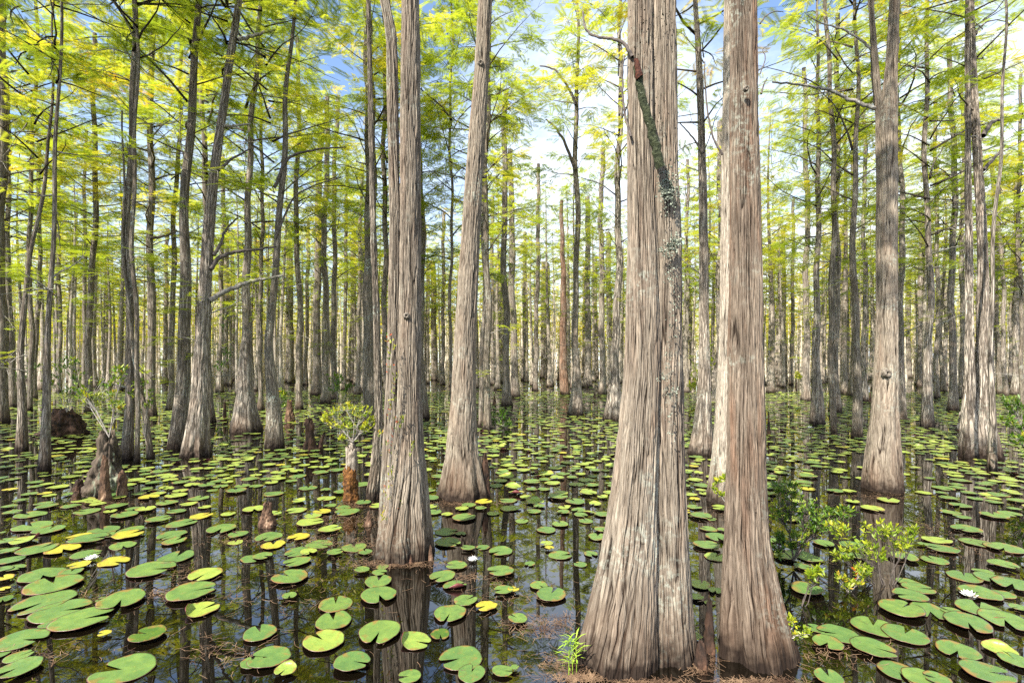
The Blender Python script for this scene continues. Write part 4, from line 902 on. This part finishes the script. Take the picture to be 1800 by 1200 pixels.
# ------------------------------------------------------------------ water lilies
def flower(x, y, wpx, label, seed):
    q = on_water(x, y); D = wpx * q[1] / F; r = np.random.default_rng(seed)
    t = tag(empty('water_lily', (q[0], q[1], 0.0)), label, 'flower', 'white water lilies in bloom'); V = []; Q = []
    for tier, (n, ln, el) in enumerate(((10, 1.0, 0.22), (9, 0.86, 0.62), (7, 0.66, 1.0))):
        for i in range(n):
            a = 6.283 * (i + 0.5 * tier) / n + r.normal(0, 0.05); k = len(V); L_ = ln * D / 2 * r.uniform(0.92, 1.05)
            for s_, w_, dz in ((0.05, 0.10, 0), (0.38, 0.17, 0.0), (0.75, 0.13, 0.03), (1.0, 0.01, 0.08)):
                rr = s_ * L_; e = el + dz * 2
                for sd in (-1, 0, 1):
                    off = sd * w_ * L_; h = 0.008 + rr * math.sin(e) + (abs(sd) * 0.05 * L_)
                    c = rr * math.cos(e); V.append((c * math.cos(a) - off * math.sin(a), c * math.sin(a) + off * math.cos(a), h))
            for m in range(3):
                for j in range(2): Q.append((k + m * 3 + j, k + m * 3 + 3 + j, k + m * 3 + 4 + j, k + m * 3 + 1 + j))
    link('petals', mesh_np('petals', V, [Q], M['petal']), t)
    mb = MB()
    for i in range(26):
        a = r.uniform(0, 6.28); rr = D * r.uniform(0.01, 0.07); b = np.array((rr * math.cos(a), rr * math.sin(a), D * 0.10)); mb.tube([b, b + np.array((math.cos(a) * D * 0.03, math.sin(a) * D * 0.03, D * 0.14))], D * 0.012, D * 0.008, 4)
    link('stamens', mb.mesh('stamens', [M['stamen']]), t)
flower(160, 985, 23, 'white water lily beside a yellow pad on the left', 1); flower(831, 987, 21, 'white water lily right of the two-stemmed grey cypress', 2)
flower(1703, 1050, 29, 'white water lily with yellow centre near the right edge', 3); flower(1424, 753, 11, 'small white water lily in front of the red-footed cypress', 4)

# ------------------------------------------------------------------ stumps and cypress knees
def lump(name, x, yb, w, ytop, label, mat, seed, prof=None, cat=None, group=None, rough=0.12, flute=5, lean=0.0, nth=64, hollow=False, parent=None):
    q = on_water(x, yb); Z = q[1] + w / 2 * q[1] / F * 0.8; H = CAMH - (ytop - HY) * Z / F; R0 = w / 2 * Z / F / math.hypot(1.0, (x - CX) / F); r = np.random.default_rng(seed)
    prof = prof or [(0, 1.0), (0.15, 0.88), (0.4, 0.62), (0.7, 0.45), (0.88, 0.34), (0.97, 0.2), (1.0, 0.02)]
    tt = np.concatenate((np.linspace(-0.12, 0.9, 30), np.linspace(0.92, 1.0, 8))); rr = np.interp(tt, [p_[0] for p_ in prof], [p_[1] for p_ in prof]) * R0
    rr = np.maximum(smooth1(rr, 1), 0.002); th = np.arange(nth) * 6.2832 / nth; TH, TT = np.meshgrid(th, tt); ZZ = TT * H
    sc = 1.0 / max(R0, 0.03)
    n1 = vnoise(TH / 6.2832 * 7, ZZ * sc * 1.4 + 20, 7, seed) - 0.5; n2 = vnoise(TH / 6.2832 * 18, ZZ * sc * 2.2 + 20, 18, seed + 1) - 0.5; n3 = vnoise(TH / 6.2832 * 40, ZZ * sc * 6 + 20, 40, seed + 2) - 0.5
    rg = 0.5 - np.abs(n2) * 2; n4 = vnoise(TH / 6.2832 * 26, ZZ * sc * 9 + 20, 26, seed + 4) - 0.5
    R = rr[:, None] * (1 + rough * (2.2 * n1 - 0.9 * rg + 0.9 * n3 + 0.7 * n4) + 0.10 * np.cos(flute * TH + seed) * np.clip(1 - TT, 0, 1))
    top = np.clip((TT - 0.8) / 0.2, 0, 1); ZZ = ZZ + top * H * (0.30 * n1 + 0.22 * n3)
    V = np.stack((R * np.cos(TH) + lean * ZZ, R * np.sin(TH), ZZ), -1).reshape(-1, 3)
    n = len(tt); i = np.arange(n - 1)[:, None] * nth; j = np.arange(nth)[None, :]; j2 = (j + 1) % nth
    Q = np.stack((i + j, i + j2, i + nth + j2, i + nth + j), -1).reshape(-1, 4)
    cap = np.arange(nth)[None, :] + (n - 1) * nth
    X0 = (x - CX) * Z / F
    me = mesh_np(name, V, [Q, cap], mat, {'bk': V, 'crk': np.full(len(V), 0.6)})
    o = link(name, me, parent, (X0, Z, 0) if parent is None else tuple(np.array((X0, Z, 0)) - np.array(parent.location)))
    if label and parent is None: tag(o, label, cat, group)
    return o, Z
KG = 'cypress knees standing out of the water'
broad = [(0, 1.0), (0.2, 0.86), (0.45, 0.66), (0.7, 0.50), (0.9, 0.40), (1.0, 0.22)]
lump('tree_stump', 190, 874, 82, 762, 'broad weathered grey stump with mossy crest on the left', M['stump'], 3, broad, 'stump', rough=0.27, nth=120)
lump('cypress_knee', 184, 882, 25, 808, 'tall fluted knee leaning against the front of the mossy grey stump', M['knee'], 4, [(0, 1), (0.3, 0.8), (0.8, 0.62), (0.93, 0.5), (1, 0.1)], 'cypress knee', KG)
lump('cypress_knee', 215, 874, 21, 832, 'rounded brown knee at the right front of the mossy grey stump', M['knee'], 5, [(0, 1), (0.5, 0.85), (0.85, 0.7), (0.95, 0.5), (1, 0.1)], 'cypress knee', KG)
lump('cypress_knee', 139, 868, 24, 842, 'squat red-brown knee at the left of the mossy grey stump', M['knee_dark'], 6, [(0, 1), (0.6, 0.8), (0.9, 0.6), (1, 0.1)], 'cypress knee', KG)
lump('cypress_knee', 134, 882, 20, 864, 'lowest little knee in front left of the mossy grey stump', M['knee_dark'], 16, [(0, 1), (0.6, 0.8), (0.9, 0.6), (1, 0.1)], 'cypress knee', KG)
lump('tree_stump', 114, 768, 84, 722, 'low dark rotten stump mound behind the mossy grey stump', M['knee_dark'], 7, [(0, 1.0), (0.3, 0.95), (0.6, 0.85), (0.85, 0.65), (1, 0.4)], 'stump', rough=0.22)
for i, (x, yt) in enumerate(((94, 731), (104, 727), (117, 729), (129, 738))):
    lump('cypress_knee', x, 763, 11, yt, '%s reddish knob from the left on the low dark mound' % ORD[i], M['knee'], 30 + i, [(0, 1), (0.7, 0.9), (0.9, 0.7), (1, 0.15)], 'cypress knee', KG, nth=32)
lump('tree_stump', 617, 880, 28, 822, 'narrow stump coated in rusty moss below, bleached above, a shrub on top', M['rust_moss'], 8, [(0, 1.0), (0.3, 0.92), (0.65, 0.95), (0.9, 0.85), (1.0, 0.65)], 'stump', rough=0.16)
lump('tree_stump', 618, 878.6, 22, 782, 'bleached jagged upper wood inside the rusty mossy stump', M['pale_wood'], 9, [(0, 1), (0.6, 1), (0.9, 0.85), (1, 0.4)], 'stump', rough=0.12, nth=40)
lump('cypress_knee', 470, 928, 36, 884, 'lone reddish knee among pads in the left middle water', M['knee'], 10, [(0, 1), (0.3, 0.7), (0.7, 0.45), (0.92, 0.38), (1, 0.1)], 'cypress knee', KG, rough=0.2)
lump('cypress_knee', 545, 792, 24, 738, 'dark twisted snag of a knee left of the shrub-topped stump', M['knee_dark'], 11, [(0, 1), (0.3, 0.8), (0.6, 0.6), (0.85, 0.75), (1, 0.3)], 'cypress knee', KG, rough=0.25)
lump('cypress_knee', 560, 790, 13, 761, 'small leaning knee at the right of the dark twisted snag', M['knee_dark'], 12, None, 'cypress knee', KG, lean=0.35, nth=32)
lump('cypress_knee', 509, 742, 20, 706, 'red-brown hairy knee right of the lichen-blotched cypress', M['knee'], 13, broad, 'cypress knee', KG, rough=0.2)
lump('cypress_knee', 395, 735, 7, 708, 'small post-like knee right of the skirted cypress', M['knee_dark'], 14, [(0, 1), (0.8, 0.8), (1, 0.3)], 'cypress knee', KG, nth=24)
lump('cypress_knee', 853, 872, 18, 802, 'dark knee tucked against the right of the leaning middle cypress', M['knee_dark'], 15, [(0, 1), (0.5, 0.8), (0.9, 0.5), (1, 0.1)], 'cypress knee', KG)
lump('cypress_knee', 1232, 1178, 24, 1128, 'dark knee between the giant and the reddish cypress', M['knee_dark'], 17, [(0, 1), (0.5, 0.8), (0.9, 0.5), (1, 0.1)], 'cypress knee', KG)
lump('cypress_knee', 1247, 1150, 22, 1056, 'taller dark knee pressed to the left flank of the reddish cypress', M['knee_dark'], 18, [(0, 1), (0.5, 0.75), (0.9, 0.45), (1, 0.1)], 'cypress knee', KG)
lump('cypress_knee', 981, 668, 5, 652, 'tiny dark knee in the far open channel', M['knee_dark'], 19, None, 'cypress knee', KG, nth=20)
lump('cypress_knee', 1351, 764, 8, 726, 'dark knee at the right edge of the reddish cypress', M['knee_dark'], 20, None, 'cypress knee', KG, nth=24)
lump('cypress_knee', 1530, 708, 7, 690, 'small rust-red knee left of the pale forked cypress', M['knee'], 21, None, 'cypress knee', KG, nth=20)
lump('tree_stump', 1257, 706, 18, 652, 'pale torn stump seen between the fluted and the reddish cypress', M['pale_wood'], 22, [(0, 1), (0.3, .7), (0.6, 0.5), (0.8, 0.75), (1, 0.3)], 'stump', rough=0.25, nth=40)
lump('cypress_knee', 1691, 756, 22, 726, 'pale tangled root knee at the left foot of the double cypress', M['pale_wood'], 23, broad, 'cypress knee', KG, rough=0.3)
lump('cypress_knee', 720, 990, 20, 962, 'small knee in front of the two-stemmed grey cypress', M['knee_dark'], 24, None, 'cypress knee', KG, nth=32)
for i, (x, yb, w, yt) in enumerate(((648, 925, 16, 900), (757, 985, 12, 960), (869, 712, 7, 696), (1045, 700, 5, 690), (575, 735, 12, 720), (700, 668, 6, 655), (404, 668, 5, 655), (1400, 680, 5, 668))):
    rl = ['left of the two-stemmed grey cypress', 'at the right foot of the two-stemmed grey cypress', 'in the reeds beyond the leaning middle cypress', 'near the bell-footed pale cypress', 'beyond the shrub-topped stump', 'far behind the two-stemmed grey cypress', 'far left beyond the skirted cypress', 'far beyond the reddish cypress'][i]
    lump('cypress_knee', x, yb, w, yt, 'little brown knee ' + rl, M['knee'], 40 + i, None, 'cypress knee', KG, nth=24)

# ------------------------------------------------------------------ shrubs
LFV = np.array([(0, 0, 0), (0.16, 0.35, 0.05), (0.13, 0.72, 0.03), (0, 1.0, -0.06), (-0.13, 0.72, 0.03), (-0.16, 0.35, 0.05), (0, 0.36, 0.0), (0, 0.72, -0.01)]); LFQ = np.array([(0, 1, 2, 7), (0, 7, 4, 5), (7, 2, 3, 4)])
def shrub(name, base, clumps, label, cat, Z=None, n_twigs=10, leaf=0.045, mat='shrub', tint=(0.4, 0.15), seed=1, stem='twig', group=None, depth=0.5, base_h=0.0, r_stem=0.006, per=7):
    """base (x, y) photo px of the root; clumps [(x, y, rx, ry)] px"""
    r = np.random.default_rng(seed); q = on_water(*base) if Z is None else P(base[0], base[1], Z); Z = q[1] if Z is None else Z
    t = tag(empty(name, (q[0], q[1], q[2])), label, cat, group); st = MB(); lv = MB(); pos = []; dr = []; sc = []; ti = []
    for (x, y, rx, ry) in clumps:
        c = P(x, y, Z) - q; s = Z / F; R = np.array((rx * s, max(rx, ry) * s * depth, ry * s)); c[1] += r.normal(0, R[1] * 0.4)
        mid = c * 0.55 + np.array((r.normal(0, R[0] * 0.3), 0, -0.1 * R[2])); p2 = c - np.array((0, 0, R[2] * 0.5))
        tr = np.array([np.zeros(3), mid * 0.55 + r.normal(0, 0.01, 3), mid, (mid + p2) / 2 + r.normal(0, 0.012, 3), p2]); st.tube(tr, r_stem, r_stem * 0.5, 5)
        for k in range(n_twigs):
            d = r.normal(0, 1, 3); d /= np.linalg.norm(d); tip = c + d * R * r.uniform(0.35, 1.0) ** 0.6
            st_pt = tr[int(r.integers(2, 5))]; m_ = (st_pt + tip) / 2 + r.normal(0, 0.15 * R.mean(), 3); pp = np.array([st_pt, m_, tip]); st.tube(pp, r_stem * 0.45, r_stem * 0.2, 4)
            td = norm(tip - m_ + np.array((0, 0, 0.03)))
            bt = r.normal(tint[0], tint[1])
            for j in range(per):
                f = r.random(); b_ = tip - (tip - m_) * f * 0.8; dd = norm(td * r.uniform(0.1, 0.9) + r.normal(0, 0.55, 3) + np.array((0, 0, 0.25)))
                pos.append(b_); dr.append(dd); sc.append(leaf * r.uniform(0.55, 1.2)); ti.append(bt + r.normal(0, 0.07))
    pos = np.array(pos); Y = np.array(dr); X = norm(np.cross(Y, norm(np.array((0, 0, 1.0)) + r.normal(0, .5, pos.shape)))); Zv = np.cross(X, Y)
    lv.scatter(LFV, LFQ, pos, X, Y, Zv, np.array(sc), np.clip(np.array(ti), 0, 1))
    link('stems', st.mesh('stems', [M[stem]]), t); link('foliage', lv.mesh('foliage', [M[mat], M[mat]]), t)
    return t
ZS = zof(880) + 0.05
shrub('shrub', (620, 776), [(585, 725, 22, 12), (612, 716, 22, 10), (640, 722, 18, 11), (570, 738, 14, 9), (625, 745, 26, 10), (652, 740, 10, 12), (600, 745, 20, 9), (598, 770, 8, 6), (645, 752, 12, 8)],
      'airy yellow-green shrub rooted on the rust-brown stump', 'shrub', Z=ZS, n_twigs=9, leaf=0.048, mat='yellow_shrub', tint=(0.4, 0.2), seed=2)
shrub('shrub', (192, 768), [(165, 668, 34, 14), (205, 660, 20, 10), (150, 700, 22, 12), (185, 690, 26, 12), (215, 650, 14, 9), (142, 682, 18, 10), (205, 712, 16, 9)],
      'airy green shrub growing out of the mossy grey stump', 'shrub', Z=zof(874) + 0.15, n_twigs=9, leaf=0.055, tint=(0.62, 0.12), seed=3)
shrub('shrub', (118, 724), [(100, 640, 24, 12), (125, 632, 20, 10), (90, 668, 20, 12), (120, 690, 20, 16), (135, 660, 14, 12)], 'leafy shrub rooted on the low dark mound', 'shrub', Z=zof(768) + 0.2, n_twigs=12, leaf=0.075, tint=(0.5, 0.14), seed=4)
shrub('shrub', (255, 770), [(248, 672, 18, 9), (262, 690, 14, 8), (235, 690, 12, 7), (262, 708, 8, 5)], 'small leafy sprouts on the lichen-white leaning stem', 'shrub', Z=zof(808), n_twigs=7, leaf=0.06, tint=(0.65, 0.12), seed=5)
shrub('shrub', (588, 742), [(585, 660, 12, 9), (602, 668, 12, 9), (590, 678, 14, 9), (612, 680, 10, 7)], 'bright little shrub far behind the rust-brown stump', 'shrub', n_twigs=9, leaf=0.10, tint=(0.42, 0.1), seed=6)
shrub('shrub', (870, 752), [(868, 735, 18, 12), (888, 742, 14, 9), (858, 748, 12, 7), (880, 728, 12, 8)], 'low dark green shrub at the foot of the stem beyond the leaning cypress', 'shrub', n_twigs=14, leaf=0.085, tint=(0.22, 0.1), seed=7)
shrub('shrub', (500, 722), [(498, 696, 12, 14), (506, 712, 10, 8)], 'grassy green tuft right behind the lichen-blotched cypress', 'shrub', n_twigs=12, leaf=0.12, tint=(0.55, 0.1), seed=8)
shrub('shrub', (1395, 985), [(1380, 855, 30, 22), (1410, 885, 34, 24), (1378, 900, 30, 24), (1430, 920, 26, 18), (1400, 945, 28, 20), (1455, 905, 24, 18), (1370, 955, 14, 30), (1480, 900, 24, 14)],
      'dark green leafy bush spreading right of the reddish cypress', 'shrub', Z=3.6, n_twigs=38, leaf=0.036, tint=(0.42, 0.16), seed=9, stem='dead_dark', r_stem=0.005)
shrub('shrub', (1560, 1052), [(1535, 925, 40, 12), (1505, 955, 36, 14), (1565, 930, 30, 14), (1585, 955, 26, 12), (1540, 975, 36, 14), (1480, 975, 24, 10), (1470, 925, 26, 12), (1600, 930, 16, 10), (1510, 1000, 26, 10)],
      'sunlit yellow-green branch cluster in front of the pale forked cypress reflection', 'shrub', Z=3.3, n_twigs=17, leaf=0.038, mat='yellow_shrub', tint=(0.15, 0.22), seed=10, stem='dead_dark', r_stem=0.004)
shrub('shrub', (1405, 1080), [(1432, 1005, 14, 7), (1440, 1000, 12, 6), (1425, 1012, 10, 5)], 'bright sprig on a bare brown twig right of the reddish cypress', 'shrub', Z=3.0, n_twigs=9, leaf=0.036, mat='yellow_shrub', tint=(0.15, 0.15), seed=11, stem='dead_dark', r_stem=0.003)
shrub('shrub', (1490, 1060), [(1480, 1012, 18, 8), (1505, 1020, 16, 7), (1515, 1008, 14, 8), (1490, 1030, 10, 5)], 'green sprig with a few red leaves below the yellow-green cluster', 'shrub', Z=3.2, n_twigs=8, leaf=0.034, tint=(0.7, 0.14), seed=12, r_stem=0.003)
shrub('shrub', (1385, 1120), [(1395, 1100, 16, 8), (1412, 1108, 16, 9), (1398, 1118, 14, 7), (1390, 1090, 14, 5)], 'bright leafy sprout on the right flank of the reddish cypress', 'shrub', Z=2.45, n_twigs=9, leaf=0.026, mat='yellow_shrub', tint=(0.2, 0.2), seed=13, r_stem=0.003, group=None)
shrub('shrub', (1278, 888), [(1262, 845, 10, 5), (1272, 838, 8, 6), (1268, 868, 12, 8), (1256, 860, 6, 6)], 'small sprout at the foot of the half-hidden pale stem', 'shrub', Z=4.7, n_twigs=6, leaf=0.05, mat='yellow_shrub', tint=(0.15, 0.2), seed=14, r_stem=0.003)
shrub('shrub', (1830, 800), [(1770, 705, 18, 14), (1790, 720, 22, 18), (1762, 738, 16, 8), (1800, 750, 20, 16), (1785, 770, 14, 10), (1810, 790, 14, 18)], 'glossy green bush reaching in at the right edge', 'shrub', Z=6.2, n_twigs=12, leaf=0.07, tint=(0.42, 0.16), seed=15)
shrub('shrub', (1402, 690), [(1400, 655, 7, 6), (1403, 662, 6, 4)], 'tiny yellow-green shrub between distant trunks right of the reddish cypress', 'shrub', n_twigs=8, leaf=0.16, mat='yellow_shrub', tint=(0.4, 0.1), seed=16)
shrub('shrub', (1222, 700), [(1222, 655, 8, 22), (1248, 640, 9, 22), (1250, 610, 8, 16), (1216, 678, 8, 8)], 'bright yellow-green bush glowing between the giant and the fluted cypress', 'shrub', n_twigs=16, leaf=0.15, mat='yellow_shrub', tint=(0.25, 0.15), seed=17)
shrub('shrub', (385, 700), [(372, 600, 12, 20), (392, 560, 14, 22), (400, 620, 12, 16), (385, 640, 12, 10)], 'dim leafy bush behind the skirted cypress', 'shrub', n_twigs=12, leaf=0.13, tint=(0.3, 0.1), seed=18)
shrub('shrub', (20, 712), [(15, 640, 20, 14), (40, 655, 18, 12), (30, 690, 22, 12), (60, 640, 12, 10)], 'olive green bush among thin trunks at the left edge', 'shrub', n_twigs=16, leaf=0.11, tint=(0.45, 0.14), seed=19)
# vine on the left stem of C
vy = [(676, 905), (682, 860), (690, 820), (684, 780), (692, 740), (688, 700), (694, 660), (688, 620), (684, 590)]
tv_ = shrub('climbing_vine', (684, 930), [(x, y, 9, 20) for x, y in vy] + [(708, 730, 6, 20), (668, 765, 7, 14), (706, 885, 5, 14), (728, 778, 4, 3)], 'fine vine with green and red leaves climbing the two-stemmed grey cypress', 'vine', Z=ZC - 0.15, n_twigs=6, leaf=0.028, tint=(0.72, 0.16), seed=20, depth=0.15, r_stem=0.0015, per=4)
# grass at the foot of A
def sprig(x, yb, label, blades, hpx, seed):
    q = on_water(x, yb); r = np.random.default_rng(seed); mb = MB(); s = q[1] / F
    t = tag(empty('grass_tuft', tuple(q)), label, 'grass tuft')
    for k in range(3):
        a = r.uniform(-0.5, 0.5); st = np.array([(0.02 * k, 0.01 * k, 0), (0.02 * k + a * 0.1 * hpx * s, 0, hpx * s * 0.5), (0.02 * k + a * 0.2 * hpx * s, 0.01, hpx * s)]); mb.tube(st, 0.002, 0.001, 4)
        for j in range(blades):
            f = r.uniform(0.2, 1.0) * 2; i = min(int(f), 1); b = st[i] + (st[i + 1] - st[i]) * (f - i); an = r.uniform(0, 6.28); L_ = hpx * s * r.uniform(0.25, 0.45)
            d = np.array((math.cos(an), math.sin(an) * 0.6, r.uniform(0.2, 0.9))); sd = np.array((-math.sin(an), math.cos(an), 0)) * 0.0035
            m = b + d * L_ * 0.5; e = b + d * L_ - np.array((0, 0, L_ * 0.3)); mb.add([b - sd * .4, b + sd * .4, m + sd, m - sd, e, e + sd * .1], [(0, 1, 2, 3), (3, 2, 5, 4)])
    link('blades', mb.mesh('blades', [M['grass']]), t)
sprig(1000, 1188, 'bright green grass sprig at the left foot of the giant cypress', 16, 66, 1)

# ------------------------------------------------------------------ litter floating on the water
def litter():
    r = np.random.default_rng(9); V = []; n = 0
    spots = [(600, 915, 70, 14, 700), (560, 950, 60, 14, 350), (640, 960, 40, 12, 250), (620, 888, 30, 6, 200), (690, 992, 60, 8, 260), (820, 1015, 50, 10, 160), (960, 1100, 40, 18, 350), (990, 1170, 40, 20, 260), (300, 1045, 60, 12, 220),
             (140, 1050, 60, 12, 150), (330, 1010, 60, 15, 150), (410, 950, 50, 15, 220), (400, 1150, 60, 20, 110), (1550, 872, 60, 8, 260), (1620, 930, 60, 18, 200), (1690, 960, 60, 20, 150), (820, 885, 60, 6, 260), (180, 885, 60, 8, 260),
             (345, 808, 50, 5, 160), (1760, 830, 40, 8, 160), (1420, 825, 40, 10, 140), (1290, 1060, 30, 30, 160), (880, 1050, 60, 25, 150), (500, 1050, 90, 50, 160), (1250, 905, 30, 15, 80), (1450, 1150, 80, 25, 160), (60, 1150, 80, 20, 120), (1230, 1170, 20, 14, 200), (1020, 1192, 30, 5, 250), (1330, 1199, 60, 4, 200), (1140, 1199, 50, 3, 150), (705, 992, 50, 5, 250), (812, 886, 45, 4, 200),
             (960, 850, 90, 40, 300), (1010, 800, 60, 30, 260), (300, 870, 200, 40, 300), (1500, 960, 200, 60, 260)]
    c = []; 
    for x, y, sx, sy, m in spots:
        m = int(m * 0.8); xs = r.normal(x, sx * 0.75, m); ys = np.maximum(r.normal(y, sy * 0.6, m), 700)
        Z = CAMH * F / (ys - HY); c.append(np.stack(((xs - CX) * Z / F, Z), 1))
    m = 2500; Z = np.sqrt(r.uniform(2 ** 2, 11 ** 2, m)); c.append(np.stack((r.uniform(-1.1, 1.1, m) * Z, Z), 1))
    c = np.concatenate(c); m = len(c); a = r.uniform(0, 6.28, m); L_ = r.uniform(0.012, 0.045, m); b = a + r.normal(0, 0.5, m); w = 0.0006 + 0.0008 * r.random(m)
    p0 = c - np.stack((np.cos(a), np.sin(a)), 1) * L_[:, None]; p1 = c; p2 = c + np.stack((np.cos(b), np.sin(b)), 1) * L_[:, None]
    s = np.stack((-np.sin(a), np.cos(a)), 1) * w[:, None]; z = 0.002 + r.random((m, 1)) * 0.006; z2 = z + r.random((m, 1)) * 0.008
    V = np.stack((np.hstack((p0 - s, z)), np.hstack((p0 + s, z)), np.hstack((p1 + s, z)), np.hstack((p1 - s, z)), np.hstack((p2 + s, z2)), np.hstack((p2 - s, z2))), 1).reshape(-1, 3)
    i = np.arange(m)[:, None] * 6; Q = np.concatenate((i + np.array([[0, 1, 2, 3]]), i + np.array([[3, 2, 4, 5]])))
    tag(link('needle_litter', mesh_np('needle_litter', V, [Q], M['needle_litter'])), 'brown cypress needles and twigs floating in rafts among the pads', 'litter', None, 'stuff')
litter()
